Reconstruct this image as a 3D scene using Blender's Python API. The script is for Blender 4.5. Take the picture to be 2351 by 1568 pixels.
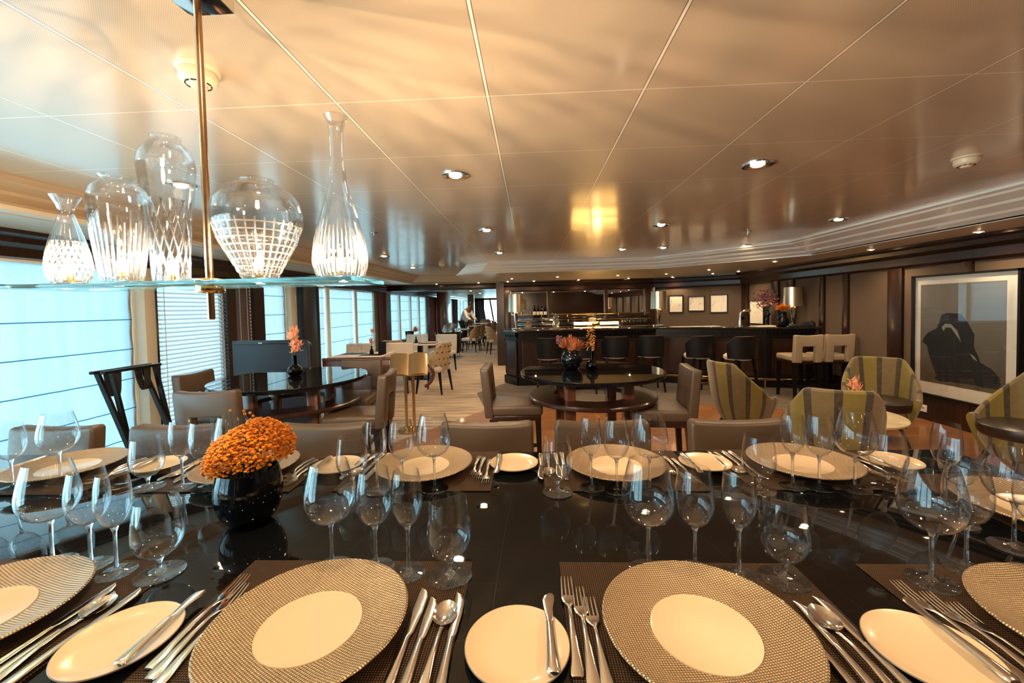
import bpy, bmesh, math, random
from mathutils import Vector, Matrix
from math import sin, cos, pi, sqrt, atan2, radians

for _o in list(bpy.data.objects):
    bpy.data.objects.remove(_o)
SC = bpy.context.scene
COL = SC.collection
random.seed(7)

# ------------------------------------------------------------------ camera
cam_d = bpy.data.cameras.new('camera')
cam = bpy.data.objects.new('camera', cam_d)
COL.objects.link(cam)
SC.camera = cam
FPX = 943.45
cam_d.sensor_fit = 'HORIZONTAL'
cam_d.sensor_width = 36.0
cam_d.lens = FPX / 2351 * 36.0
cam_d.shift_y = -48.9 / 2351
cam_d.clip_start = 0.02
cam_d.clip_end = 200


def cam_matrix(pitch, yaw, roll):
    cp, sp = cos(pitch), sin(pitch)
    cy, sy = cos(yaw), sin(yaw)
    cr, sr = cos(roll), sin(roll)
    Ry = Matrix(((cy, 0, sy), (0, 1, 0), (-sy, 0, cy)))
    Rx = Matrix(((1, 0, 0), (0, cp, sp), (0, -sp, cp)))
    Rz = Matrix(((cr, -sr, 0), (sr, cr, 0), (0, 0, 1)))
    M = Rz @ Rx @ Ry
    cv = lambda v: Vector((v[0], v[2], -v[1]))
    r, u, b = cv(M[0]), -cv(M[1]), -cv(M[2])
    return Matrix(((r.x, u.x, b.x, 0), (r.y, u.y, b.y, 0), (r.z, u.z, b.z, 0), (0, 0, 0, 1)))


cam.matrix_world = Matrix.Translation((0, 0, 1.47)) @ cam_matrix(-.032, .0454, -.022)

# ------------------------------------------------------------------ world, exposure
W = bpy.data.worlds.new('world')
SC.world = W
W.use_nodes = True
W.node_tree.nodes['Background'].inputs[0].default_value = (0.46, 0.85, 1.0, 1)
W.node_tree.nodes['Background'].inputs[1].default_value = 9.5
SC.view_settings.view_transform = 'Standard'
SC.view_settings.look = 'None'
SC.view_settings.gamma = 1
SC.view_settings.use_curve_mapping = False
SC.view_settings.exposure = 0.27
cy_ = SC.cycles
cy_.use_denoising = True
cy_.max_bounces = 20
cy_.diffuse_bounces = 4
cy_.glossy_bounces = 8
cy_.transmission_bounces = 16
cy_.transparent_max_bounces = 40
cy_.caustics_reflective = False
cy_.caustics_refractive = False
cy_.sample_clamp_indirect = 6
cy_.use_adaptive_sampling = True
cy_.adaptive_threshold = 0.02

# heights and walls shared below
CZ = 2.29      # recessed ceiling
SZ = 2.11      # soffit
XL = -3.85     # window wall
XR = 4.75      # picture wall
TZ = 0.92      # dining table top
MZ = 0.9225    # placemat surface

# ------------------------------------------------------------------ mesh tools


class MB:
    def __init__(s):
        s.v = []
        s.f = []
        s.smooth = []

    def add(s, vs, fs, smooth=False):
        o = len(s.v)
        s.v += [tuple(p) for p in vs]
        s.f += [tuple(i + o for i in f) for f in fs]
        s.smooth += [smooth] * len(fs)
        return s

    def box(s, x0, x1, y0, y1, z0, z1, b=0.0, M=None):
        if b <= 0:
            vs = [(x, y, z) for x in (x0, x1) for y in (y0, y1) for z in (z0, z1)]
            fs = [(0, 1, 3, 2), (4, 6, 7, 5), (0, 4, 5, 1), (2, 3, 7, 6), (0, 2, 6, 4), (1, 5, 7, 3)]
            if M:
                vs = [M @ Vector(p) for p in vs]
            return s.add(vs, fs)
        bm = bmesh.new()
        bmesh.ops.create_cube(bm, size=1)
        for v in bm.verts:
            v.co = Vector(((x0 + x1) / 2 + v.co.x * (x1 - x0), (y0 + y1) / 2 + v.co.y * (y1 - y0), (z0 + z1) / 2 + v.co.z * (z1 - z0)))
        b = min(b, .49 * min(x1 - x0, y1 - y0, z1 - z0))
        bmesh.ops.bevel(bm, geom=bm.edges[:], offset=b, segments=2 if b < .02 else 4, profile=.5, affect='EDGES')
        return s.frombm(bm, M, True)

    def frombm(s, bm, M=None, smooth=False):
        bm.verts.index_update()
        vs = [(M @ v.co) if M else v.co.copy() for v in bm.verts]
        fs = [tuple(v.index for v in f.verts) for f in bm.faces]
        bm.free()
        return s.add(vs, fs, smooth)

    def lathe(s, prof, n=24, M=None, closed=False, rf=None, smooth=True, a0=0.0, a1=2 * pi):
        full = abs(a1 - a0 - 2 * pi) < 1e-6
        m = n if full else n + 1
        vs, fs = [], []
        for k, (r, z) in enumerate(prof):
            for i in range(m):
                a = a0 + (a1 - a0) * i / n
                rr = r if rf is None else rf(r, z, a, k)
                p = Vector((rr * cos(a), rr * sin(a), z))
                vs.append(M @ p if M else p)
        K = len(prof)
        for k in range(K - 1 if not closed else K):
            k2 = (k + 1) % K
            for i in range(n):
                j = (i + 1) % m
                fs.append((k * m + i, k * m + j, k2 * m + j, k2 * m + i))
        return s.add(vs, fs, smooth)

    def disc(s, r, z0, z1, n=32, cx=0, cy=0, M=None):
        T = Matrix.Translation((cx, cy, 0))
        if M:
            T = M @ T
        return s.lathe([(0.0001, z0), (r * .97, z0), (r, z0 + (z1 - z0) * .25), (r, z1 - (z1 - z0) * .25), (r * .985, z1), (0.0001, z1)], n, T, smooth=False)

    def tube(s, pts, r, n=8, caps=True, smooth=True):
        P = [Vector(p) for p in pts]
        rs = r if isinstance(r, (list, tuple)) else [r] * len(P)
        vs, fs = [], []
        up = None
        for k, p in enumerate(P):
            d = (P[min(k + 1, len(P) - 1)] - P[max(k - 1, 0)]).normalized()
            if up is None:
                up = Vector((0, 0, 1)) if abs(d.z) < .9 else Vector((1, 0, 0))
            u = d.cross(up).normalized()
            up = u.cross(d).normalized()
            for i in range(n):
                a = 2 * pi * i / n
                vs.append(p + (u * cos(a) + up * sin(a)) * rs[k])
        for k in range(len(P) - 1):
            for i in range(n):
                j = (i + 1) % n
                fs.append((k * n + i, k * n + j, (k + 1) * n + j, (k + 1) * n + i))
        if caps:
            fs.append(tuple(range(n))[::-1])
            fs.append(tuple((len(P) - 1) * n + i for i in range(n)))
        return s.add(vs, fs, smooth)

    def bar(s, p0, p1, w, d, up=(0, 0, 1), w1=None, d1=None):
        p0, p1 = Vector(p0), Vector(p1)
        a = (p1 - p0).normalized()
        u = a.cross(Vector(up))
        if u.length < 1e-4:
            u = a.cross(Vector((0, 1, 0)))
        u.normalize()
        t = u.cross(a).normalized()
        w1 = w if w1 is None else w1
        d1 = d if d1 is None else d1
        vs = []
        for p, ww, dd in ((p0, w, d), (p1, w1, d1)):
            for sx, sy in ((-1, -1), (1, -1), (1, 1), (-1, 1)):
                vs.append(p + u * (sx * ww / 2) + t * (sy * dd / 2))
        return s.add(vs, [(3, 2, 1, 0), (4, 5, 6, 7), (0, 1, 5, 4), (1, 2, 6, 5), (2, 3, 7, 6), (3, 0, 4, 7)])

    def prism(s, poly, h0, h1, M=None, b=0.0):
        bm = bmesh.new()
        vs = [bm.verts.new((x, y, h0)) for x, y in poly]
        f = bm.faces.new(vs)
        r = bmesh.ops.extrude_face_region(bm, geom=[f])
        for v in [g for g in r['geom'] if isinstance(g, bmesh.types.BMVert)]:
            v.co.z = h1
        bmesh.ops.recalc_face_normals(bm, faces=bm.faces[:])
        if b:
            bmesh.ops.bevel(bm, geom=bm.edges[:], offset=b, segments=3, profile=.5, affect='EDGES')
        return s.frombm(bm, M, b > 0)

    def loft(s, secs, n=10, caps=True):
        # secs: (centre, halfwidth vector, halfheight vector)
        vs, fs = [], []
        for c, wv, hv in secs:
            c, wv, hv = Vector(c), Vector(wv), Vector(hv)
            for i in range(n):
                a = 2 * pi * i / n
                vs.append(c + wv * cos(a) + hv * sin(a))
        for k in range(len(secs) - 1):
            for i in range(n):
                j = (i + 1) % n
                fs.append((k * n + i, k * n + j, (k + 1) * n + j, (k + 1) * n + i))
        if caps:
            fs.append(tuple(range(n))[::-1])
            fs.append(tuple((len(secs) - 1) * n + i for i in range(n)))
        return s.add(vs, fs, True)

    def sweep(s, path, prof, closed=False):
        """prof: (offset to the left of the path, z); path: xy points"""
        P = [Vector((x, y)) for x, y in path]
        n = len(P)
        offs = []
        for i in range(n):
            a = (P[i] - P[i - 1]).normalized() if (i or closed) else None
            b = (P[(i + 1) % n] - P[i]).normalized() if (i < n - 1 or closed) else None
            if a is None:
                a = b
            if b is None:
                b = a
            na, nb = Vector((-a.y, a.x)), Vector((-b.y, b.x))
            m = (na + nb).normalized()
            offs.append(m / max(.3, m.dot(na)))
        K = len(prof)
        vs, fs = [], []
        for i in range(n):
            for o, z in prof:
                q = P[i] + offs[i] * o
                vs.append((q.x, q.y, z))
        for i in range(n if closed else n - 1):
            j = (i + 1) % n
            for k in range(K - 1):
                fs.append((i * K + k, j * K + k, j * K + k + 1, i * K + k + 1))
        return s.add(vs, fs)

    def build(s, name, m, parent=None, loc=None):
        me = bpy.data.meshes.new(name)
        me.from_pydata(s.v, [], s.f)
        me.polygons.foreach_set('use_smooth', s.smooth)
        bm = bmesh.new()
        bm.from_mesh(me)
        bmesh.ops.recalc_face_normals(bm, faces=bm.faces[:])
        bm.to_mesh(me)
        bm.free()
        if any(s.smooth):
            try:
                me.set_sharp_from_angle(angle=radians(40))
            except Exception:
                pass
        me.materials.append(m)
        o = bpy.data.objects.new(name, me)
        COL.objects.link(o)
        if parent:
            o.parent = parent
        if loc:
            o.location = loc
        return o


def tag(o, label=None, cat=None, group=None, kind=None):
    if label:
        o['label'] = label
    if cat:
        o['category'] = cat
    if group:
        o['group'] = group
    if kind:
        o['kind'] = kind
    return o


def empty(name, loc=(0, 0, 0), rz=0.0):
    o = bpy.data.objects.new(name, None)
    o.empty_display_size = .1
    COL.objects.link(o)
    o.location = loc
    o.rotation_euler = (0, 0, rz)
    return o


def struct(name, mb, m):
    return tag(mb.build(name, m), kind='structure')


def copy_tree(o, parent=None):
    c = o.copy()
    COL.objects.link(c)
    c.parent = parent
    for ch in [x for x in KIDS.get(o.name, [])]:
        copy_tree(ch, c)
    return c


KIDS = {}


class Proto:
    """a thing built once; the first place() moves the original, later ones copy it with its parts"""

    def __init__(s, root):
        s.root = root
        s.used = False
        s.index(root)

    def index(s, o):
        ch = [x for x in bpy.data.objects if x.parent == o]
        KIDS[o.name] = ch
        for c in ch:
            s.index(c)

    def place(s, loc, rz=0.0, label=None, cat=None, group=None, rx=0.0, ry=0.0, sc=None):
        if s.used:
            r = copy_tree(s.root)
        else:
            r = s.root
            s.used = True
        r.location = loc
        r.rotation_euler = (rx, ry, rz)
        if sc:
            r.scale = sc
        tag(r, label, cat, group)
        return r


# ------------------------------------------------------------------ materials


def newmat(name):
    m = bpy.data.materials.new(name)
    m.use_nodes = True
    nt = m.node_tree
    nt.nodes.clear()
    out = nt.nodes.new('ShaderNodeOutputMaterial')
    return m, nt, out


def N(nt, t, **kw):
    n = nt.nodes.new(t)
    for k, v in kw.items():
        if k.startswith('i_'):
            n.inputs[k[2:].replace('_', ' ')].default_value = v
        else:
            setattr(n, k, v)
    return n


def MATH(nt, op, a, b=None, c=None):
    n = nt.nodes.new('ShaderNodeMath')
    n.operation = op
    for i, x in enumerate((a, b, c)):
        if x is None:
            continue
        if isinstance(x, (int, float)):
            n.inputs[i].default_value = x
        else:
            nt.links.new(x, n.inputs[i])
    return n.outputs[0]


def MIXC(nt, f, a, b):
    n = nt.nodes.new('ShaderNodeMix')
    n.data_type = 'RGBA'
    for i, x in ((0, f), (6, a), (7, b)):
        if isinstance(x, (int, float)):
            n.inputs[i].default_value = x
        elif isinstance(x, tuple):
            n.inputs[i].default_value = (*x, 1) if len(x) == 3 else x
        else:
            nt.links.new(x, n.inputs[i])
    return n.outputs[2]


def OBJXYZ(nt, which='Object'):
    tc = nt.nodes.new('ShaderNodeTexCoord')
    sx = nt.nodes.new('ShaderNodeSeparateXYZ')
    nt.links.new(tc.outputs[which], sx.inputs[0])
    return tc.outputs[which], sx.outputs[0], sx.outputs[1], sx.outputs[2]


def NOISE(nt, scale, vec=None, detail=3.0, stretch=None):
    n = nt.nodes.new('ShaderNodeTexNoise')
    n.inputs['Scale'].default_value = scale
    n.inputs['Detail'].default_value = detail
    if vec is not None:
        if stretch:
            mp = nt.nodes.new('ShaderNodeMapping')
            mp.inputs['Scale'].default_value = stretch
            nt.links.new(vec, mp.inputs[0])
            vec = mp.outputs[0]
        nt.links.new(vec, n.inputs['Vector'])
    return n.outputs[0]


def RAMP(nt, f, lo, hi):
    n = nt.nodes.new('ShaderNodeMapRange')
    n.inputs[1].default_value = lo
    n.inputs[2].default_value = hi
    nt.links.new(f, n.inputs[0])
    return n.outputs[0]


def princ(name, col=(.5, .5, .5), rough=.5, metal=0.0, spec=.5, coat=0.0, colnode=None, bump=None, bstr=.2, bdist=.002, var=0.0, vscale=12.0, sheen=0.0, coat_rough=.03, trans=0.0):
    m, nt, out = newmat(name)
    p = nt.nodes.new('ShaderNodeBsdfPrincipled')
    p.inputs['Base Color'].default_value = (*col, 1)
    p.inputs['Roughness'].default_value = rough
    p.inputs['Metallic'].default_value = metal
    p.inputs['Specular IOR Level'].default_value = spec
    p.inputs['Coat Weight'].default_value = coat
    p.inputs['Coat Roughness'].default_value = coat_rough
    p.inputs['Sheen Weight'].default_value = sheen
    nt.links.new(p.outputs[0], out.inputs[0])
    if colnode:
        nt.links.new(colnode(nt), p.inputs['Base Color'])
    elif var:
        v, x, y, z = OBJXYZ(nt)
        f = NOISE(nt, vscale, v)
        a = tuple(c * (1 - var) for c in col)
        b = tuple(min(1, c * (1 + var)) for c in col)
        nt.links.new(MIXC(nt, RAMP(nt, f, .3, .7), a, b), p.inputs['Base Color'])
    if bump:
        b = nt.nodes.new('ShaderNodeBump')
        b.inputs['Strength'].default_value = bstr
        b.inputs['Distance'].default_value = bdist
        nt.links.new(bump(nt), b.inputs['Height'])
        nt.links.new(b.outputs[0], p.inputs['Normal'])
    return m


def emis(name, col, strength):
    m, nt, out = newmat(name)
    e = N(nt, 'ShaderNodeEmission')
    e.inputs[0].default_value = (*col, 1)
    e.inputs[1].default_value = strength
    nt.links.new(e.outputs[0], out.inputs[0])
    return m


def thin_glass(name, tint=(.96, .97, .98), ior=1.5, refr=0.0, rough=.01, bump=None, bstr=.3):
    """thin clear glass: Fresnel mix of see-through and mirror, with an optional share of true refraction"""
    m, nt, out = newmat(name)
    tr = N(nt, 'ShaderNodeBsdfTransparent')
    tr.inputs[0].default_value = (*tint, 1)
    gl = N(nt, 'ShaderNodeBsdfAnisotropic')
    gl.inputs['Roughness'].default_value = rough
    lw = N(nt, 'ShaderNodeLayerWeight')
    lw.inputs[0].default_value = .5
    f0 = ((ior - 1) / (ior + 1)) ** 2
    fr = MATH(nt, 'ADD', MATH(nt, 'MULTIPLY', MATH(nt, 'POWER', lw.outputs['Facing'], 3.0), .8), f0 * .65)
    mx = N(nt, 'ShaderNodeMixShader')
    body = tr.outputs[0]
    if refr:
        g = N(nt, 'ShaderNodeBsdfGlass')
        g.inputs['IOR'].default_value = 1.45
        g.inputs['Roughness'].default_value = 0
        m2 = N(nt, 'ShaderNodeMixShader')
        m2.inputs[0].default_value = refr
        nt.links.new(tr.outputs[0], m2.inputs[1])
        nt.links.new(g.outputs[0], m2.inputs[2])
        body = m2.outputs[0]
    nt.links.new(fr, mx.inputs[0])
    nt.links.new(body, mx.inputs[1])
    nt.links.new(gl.outputs[0], mx.inputs[2])
    nt.links.new(mx.outputs[0], out.inputs[0])
    return m


M_ = {}
M_['cream'] = princ('cream_paint', (.62, .55, .43), .5)
M_['white_paint'] = princ('white_gloss_paint', (.90, .96, .93), .22, coat=1.0, coat_rough=.08)
M_['soffit'] = princ('soffit_paint', (.66, .58, .44), .38)
M_['wood_dark'] = princ('dark_mahogany', (.028, .011, .007), .3, coat=.15, coat_rough=.15,
                        colnode=lambda nt: (lambda v: MIXC(nt, RAMP(nt, NOISE(nt, 6, v[0], 4, (8, 8, 1)), .3, .7), (.008, .0035, .0025), (.032, .011, .006)))(OBJXYZ(nt)))
M_['wood_red'] = princ('red_mahogany', (.10, .03, .015), .3, coat=.6, coat_rough=.15,
                       colnode=lambda nt: (lambda v: MIXC(nt, RAMP(nt, NOISE(nt, 5, v[0], 4, (9, 9, .8)), .3, .7), (.05, .014, .007), (.15, .045, .02)))(OBJXYZ(nt)))
M_['black_wood'] = princ('black_stained_wood', (.004, .0035, .0035), .35, spec=.35)
M_['black_gloss'] = princ('black_lacquer_glass', (.0035, .004, .0045), .02, spec=.34)
M_['black_ceramic'] = princ('black_gloss_ceramic', (.002, .003, .005), .05, spec=.35)
M_['leather'] = princ('taupe_leather', (.066, .043, .026), .42, spec=.45, var=.10, vscale=5,
                      bump=lambda nt: NOISE(nt, 260, OBJXYZ(nt)[0]), bstr=.12, bdist=.001)
M_['leather_dark'] = princ('dark_brown_leather', (.022, .014, .010), .32, var=.2, vscale=8)
M_['leather_black'] = princ('black_leather', (.004, .004, .005), .5, spec=.25)
M_['brass'] = princ('polished_brass', (.80, .56, .26), .12, 1.0)
M_['bronze'] = princ('brushed_bronze', (.42, .27, .15), .22, 1.0)
M_['chrome'] = princ('chrome', (.82, .80, .76), .08, 1.0)
M_['silver'] = princ('silver_cutlery', (.80, .76, .70), .13, 1.0)
M_['lampgold'] = princ('mirror_gold_lamp_shade', (.85, .74, .54), .28, 1.0)
M_['plate'] = princ('ivory_porcelain', (.62, .485, .32), .22, coat=.3)
M_['plate_rim'] = princ('dark_plate_band', (.18, .14, .11), .3)
M_['white_fabric'] = princ('white_fabric', (.68, .62, .54), .8, sheen=.2)
M_['tuft'] = princ('tufted_beige_fabric', (.42, .30, .18), .8, sheen=.3, var=.15, vscale=20)
M_['marble'] = princ('cream_marble', (.70, .62, .42), .22, coat=.3, var=.14, vscale=9)
M_['wallcloth'] = princ('taupe_wall_cloth', (.105, .071, .045), .75, var=.05, vscale=3,
                        bump=lambda nt: NOISE(nt, 300, OBJXYZ(nt)[0]), bstr=.1, bdist=.001)
M_['paper'] = princ('ivory_paper', (.82, .76, .62), .7)
M_['skin'] = princ('skin', (.16, .07, .04), .5)
M_['hair'] = princ('black_hair', (.01, .008, .007), .5)
M_['jacket'] = princ('white_jacket_cloth', (.80, .80, .80), .7)
M_['green'] = princ('dark_green_stem', (.05, .07, .02), .6)
M_['orange'] = princ('orange_blossom', (.86, .25, .006), .6, var=.35, vscale=60)
M_['coral'] = princ('coral_blossom', (.80, .36, .22), .6, var=.25, vscale=40)
M_['rust'] = princ('rust_blossom', (.42, .13, .045), .6, var=.3, vscale=40)
M_['purple'] = princ('plum_blossom', (.12, .035, .045), .6, var=.5, vscale=40)
M_['navy'] = princ('dark_slate_panel', (.018, .018, .024), .4)
M_['drape'] = princ('burgundy_drape', (.09, .02, .022), .8, sheen=.4)
M_['plastic'] = princ('cream_plastic', (.70, .60, .42), .35)
M_['whiteplastic'] = princ('white_plastic', (.8, .8, .76), .35)
M_['slot'] = princ('black_slot', (.01, .01, .01), .8)
M_['mirror'] = princ('mirror_glass', (.72, .70, .66), .01, 1.0)
M_['granite'] = princ('black_granite_counter', (.012, .010, .009), .12, coat=1.0, coat_rough=.04)
M_['ink'] = princ('dark_ink', (.012, .016, .022), .6)
M_['photo_grey'] = princ('grey_print', (.16, .15, .13), .55,
                         colnode=lambda nt: (lambda v: MIXC(nt, RAMP(nt, v[3], .2, 1.2), (.10, .085, .06), (.20, .20, .185)))(OBJXYZ(nt)))
M_['glow_warm'] = emis('warm_lamp_glow', (1.0, .62, .28), 60)
M_['bulb'] = emis('clear_bulb_filament_glow', (1.0, .70, .38), 90)
M_['shelf_glow'] = emis('amber_shelf_light', (1.0, .55, .14), 24)
M_['wine_glass'] = thin_glass('wine_glass_bowl', (.975, .98, .985), 1.5, rough=.0)
M_['glass_pane'] = thin_glass('picture_glazing', (.99, .99, .99), 1.9, rough=.0)
M_['cut'] = thin_glass('cut_crystal', (.985, .985, .985), 1.5, refr=.5, rough=.02)
M_['aqua'] = princ('aqua', (.25, .55, .55), .1)


def solid_glass(name, tint, ior=1.5):
    m, nt, out = newmat(name)
    g = N(nt, 'ShaderNodeBsdfGlass')
    g.inputs['IOR'].default_value = ior
    g.inputs['Roughness'].default_value = 0
    g.inputs[0].default_value = (*tint, 1)
    tr = N(nt, 'ShaderNodeBsdfTransparent')
    tr.inputs[0].default_value = (*tint, 1)
    mx = N(nt, 'ShaderNodeMixShader')
    mx.inputs[0].default_value = .75
    nt.links.new(tr.outputs[0], mx.inputs[1])
    nt.links.new(g.outputs[0], mx.inputs[2])
    nt.links.new(mx.outputs[0], out.inputs[0])
    return m




def cut_mat(name, kind, na, pitch, top, w=.20):
    m, nt, out = newmat(name)
    v, x, y, z = OBJXYZ(nt)
    u = MATH(nt, 'MULTIPLY', MATH(nt, 'ARCTAN2', y, x), na / (2 * pi))

    def line(e, ww):
        f = MATH(nt, 'ABSOLUTE', MATH(nt, 'SUBTRACT', MATH(nt, 'FRACT', MATH(nt, 'ADD', e, 100.5)), .5))
        return MATH(nt, 'SUBTRACT', 1.0, RAMP(nt, f, 0, ww / 2))
    if kind == 'diamond':
        vz = MATH(nt, 'DIVIDE', z, pitch)
        mk = MATH(nt, 'MAXIMUM', line(MATH(nt, 'ADD', u, vz), w), line(MATH(nt, 'SUBTRACT', u, vz), w))
    elif kind == 'square':
        mk = MATH(nt, 'MAXIMUM', line(u, w), line(MATH(nt, 'DIVIDE', z, pitch), w))
    else:
        mk = line(u, w)
    tp = top
    if kind == 'flute':
        fl_ = MATH(nt, 'FLOOR', MATH(nt, 'ADD', u, .5))
        tp = MATH(nt, 'ADD', top, MATH(nt, 'MULTIPLY', MATH(nt, 'SINE', MATH(nt, 'MULTIPLY', fl_, 2.4)), .016))
    lim = MATH(nt, 'MULTIPLY', MATH(nt, 'LESS_THAN', z, tp), MATH(nt, 'GREATER_THAN', z, .006))
    mk = MATH(nt, 'MULTIPLY', mk, lim)
    tr = N(nt, 'ShaderNodeBsdfTransparent')
    tr.inputs[0].default_value = (.985, .985, .985, 1)
    g = N(nt, 'ShaderNodeBsdfGlass')
    g.inputs['IOR'].default_value = 1.45
    g.inputs['Roughness'].default_value = 0
    m2 = N(nt, 'ShaderNodeMixShader')
    m2.inputs[0].default_value = .15
    nt.links.new(tr.outputs[0], m2.inputs[1])
    nt.links.new(g.outputs[0], m2.inputs[2])
    # ground facets: part frosted, part polished
    tl = N(nt, 'ShaderNodeBsdfTranslucent')
    tl.inputs[0].default_value = (.020, .020, .020, 1)
    gl = N(nt, 'ShaderNodeBsdfAnisotropic')
    gl.inputs['Roughness'].default_value = .15
    m3 = N(nt, 'ShaderNodeMixShader')
    m3.inputs[0].default_value = .45
    nt.links.new(tl.outputs[0], m3.inputs[1])
    nt.links.new(gl.outputs[0], m3.inputs[2])
    m4 = N(nt, 'ShaderNodeMixShader')
    nt.links.new(MATH(nt, 'MULTIPLY', mk, .72), m4.inputs[0])
    nt.links.new(m2.outputs[0], m4.inputs[1])
    nt.links.new(m3.outputs[0], m4.inputs[2])
    lw = N(nt, 'ShaderNodeLayerWeight')
    lw.inputs[0].default_value = .5
    fr = MATH(nt, 'ADD', MATH(nt, 'MULTIPLY', MATH(nt, 'POWER', lw.outputs['Facing'], 5.0), .8), .045)
    g2 = N(nt, 'ShaderNodeBsdfAnisotropic')
    g2.inputs['Roughness'].default_value = .01
    mx = N(nt, 'ShaderNodeMixShader')
    nt.links.new(fr, mx.inputs[0])
    nt.links.new(m4.outputs[0], mx.inputs[1])
    nt.links.new(g2.outputs[0], mx.inputs[2])
    nt.links.new(mx.outputs[0], out.inputs[0])
    return m


M_['cut_a'] = cut_mat('cut_crystal_crosshatch', 'diamond', 22, .030, .112, .24)
M_['cut_b'] = cut_mat('cut_crystal_long_flutes', 'flute', 30, 1, .150, .36)
M_['cut_c'] = cut_mat('cut_crystal_big_diamonds', 'diamond', 14, .085, .222, .16)
M_['cut_d'] = cut_mat('cut_crystal_squares', 'square', 30, .0165, .142, .24)
M_['cut_e'] = cut_mat('cut_crystal_fine_flutes', 'flute', 36, 1, .130, .36)
M_['stem_glass'] = solid_glass('clear_glass_stem', (.98, .99, 1.0))
M_['shelf_glass'] = solid_glass('aqua_glass_shelf', (.80, .95, .94), 1.5)
M_['smoke'] = thin_glass('smoked_glass', (.10, .09, .10), 1.5, rough=.0)


def ceiling_mat():
    m, nt, out = newmat('perforated_gloss_ceiling_panels')
    v, x, y, z = OBJXYZ(nt)
    # seams every 0.6 m in both directions
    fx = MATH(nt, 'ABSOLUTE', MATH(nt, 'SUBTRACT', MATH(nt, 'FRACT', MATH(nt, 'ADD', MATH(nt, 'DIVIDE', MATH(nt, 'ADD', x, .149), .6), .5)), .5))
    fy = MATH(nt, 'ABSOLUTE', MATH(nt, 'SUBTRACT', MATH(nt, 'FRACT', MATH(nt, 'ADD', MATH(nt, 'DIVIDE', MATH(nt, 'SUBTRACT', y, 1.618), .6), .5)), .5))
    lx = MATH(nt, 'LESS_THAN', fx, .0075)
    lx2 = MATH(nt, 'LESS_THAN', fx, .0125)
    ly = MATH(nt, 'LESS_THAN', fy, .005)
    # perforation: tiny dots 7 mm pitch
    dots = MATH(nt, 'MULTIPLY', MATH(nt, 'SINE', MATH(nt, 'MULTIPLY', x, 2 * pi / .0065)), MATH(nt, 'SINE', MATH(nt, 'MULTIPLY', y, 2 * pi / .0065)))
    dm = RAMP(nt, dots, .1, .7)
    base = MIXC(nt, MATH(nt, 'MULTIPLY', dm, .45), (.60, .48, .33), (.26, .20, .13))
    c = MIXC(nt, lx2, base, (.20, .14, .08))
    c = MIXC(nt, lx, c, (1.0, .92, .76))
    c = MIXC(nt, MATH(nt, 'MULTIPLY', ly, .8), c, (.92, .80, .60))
    p = N(nt, 'ShaderNodeBsdfPrincipled')
    nt.links.new(c, p.inputs['Base Color'])
    p.inputs['Roughness'].default_value = .30
    p.inputs['Specular IOR Level'].default_value = .8
    p.inputs['Coat Weight'].default_value = .9
    p.inputs['Coat IOR'].default_value = 1.9
    p.inputs['Coat Roughness'].default_value = .13
    b = N(nt, 'ShaderNodeBump')
    b.inputs['Strength'].default_value = .35
    b.inputs['Distance'].default_value = .02
    nt.links.new(NOISE(nt, 1.5, v, 1), b.inputs['Height'])
    nt.links.new(b.outputs[0], p.inputs['Coat Normal'])
    nt.links.new(p.outputs[0], out.inputs[0])
    return m


M_['ceiling'] = ceiling_mat()


def floor_wood(nt):
    v, x, y, z = OBJXYZ(nt)
    br = N(nt, 'ShaderNodeTexBrick')
    br.inputs['Scale'].default_value = 1
    br.inputs['Brick Width'].default_value = .45
    br.inputs['Row Height'].default_value = .075
    br.inputs['Mortar Size'].default_value = .002
    br.inputs['Color1'].default_value = (.34, .145, .055, 1)
    br.inputs['Color2'].default_value = (.22, .09, .032, 1)
    br.inputs['Mortar'].default_value = (.10, .04, .015, 1)
    nt.links.new(v, br.inputs['Vector'])
    g = NOISE(nt, 9, v, 5, (1, 14, 1))
    return MIXC(nt, MATH(nt, 'MULTIPLY', RAMP(nt, g, .35, .7), .45), br.outputs[0], (.42, .20, .08))


def carpet_col(nt):
    v, x, y, z = OBJXYZ(nt)
    a = RAMP(nt, NOISE(nt, 1.2, v, 6, (1.2, 11, 1)), .35, .68)
    b = RAMP(nt, NOISE(nt, 40, v, 3), .2, .8)
    c = MIXC(nt, a, (.20, .135, .075), (.64, .49, .32))
    return MIXC(nt, MATH(nt, 'MULTIPLY', b, .25), c, (.62, .50, .36))


M_['floor'] = princ('parquet', rough=.28, coat=.3, coat_rough=.1, colnode=floor_wood)
M_['carpet'] = princ('streaked_carpet', rough=.95, sheen=.3, colnode=carpet_col)


def grid_height(nt, pitch):
    v, x, y, z = OBJXYZ(nt)
    k = 2 * pi / pitch
    return MATH(nt, 'MULTIPLY', MATH(nt, 'SINE', MATH(nt, 'MULTIPLY', x, k)), MATH(nt, 'SINE', MATH(nt, 'MULTIPLY', y, k)))


def charger_mat():
    m, nt, out = newmat('champagne_beaded_charger')
    h = grid_height(nt, .0088)
    v, x, y, z = OBJXYZ(nt)
    ab = MATH(nt, 'ABSOLUTE', h)
    c = MIXC(nt, RAMP(nt, ab, .25, .75), (.15, .10, .055), (.66, .50, .31))
    p = N(nt, 'ShaderNodeBsdfPrincipled')
    nt.links.new(c, p.inputs['Base Color'])
    p.inputs['Metallic'].default_value = .55
    p.inputs['Roughness'].default_value = .30
    b = N(nt, 'ShaderNodeBump')
    b.inputs['Strength'].default_value = .8
    b.inputs['Distance'].default_value = .0012
    nt.links.new(ab, b.inputs['Height'])
    nt.links.new(b.outputs[0], p.inputs['Normal'])
    nt.links.new(p.outputs[0], out.inputs[0])
    return m


M_['charger'] = charger_mat()


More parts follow.
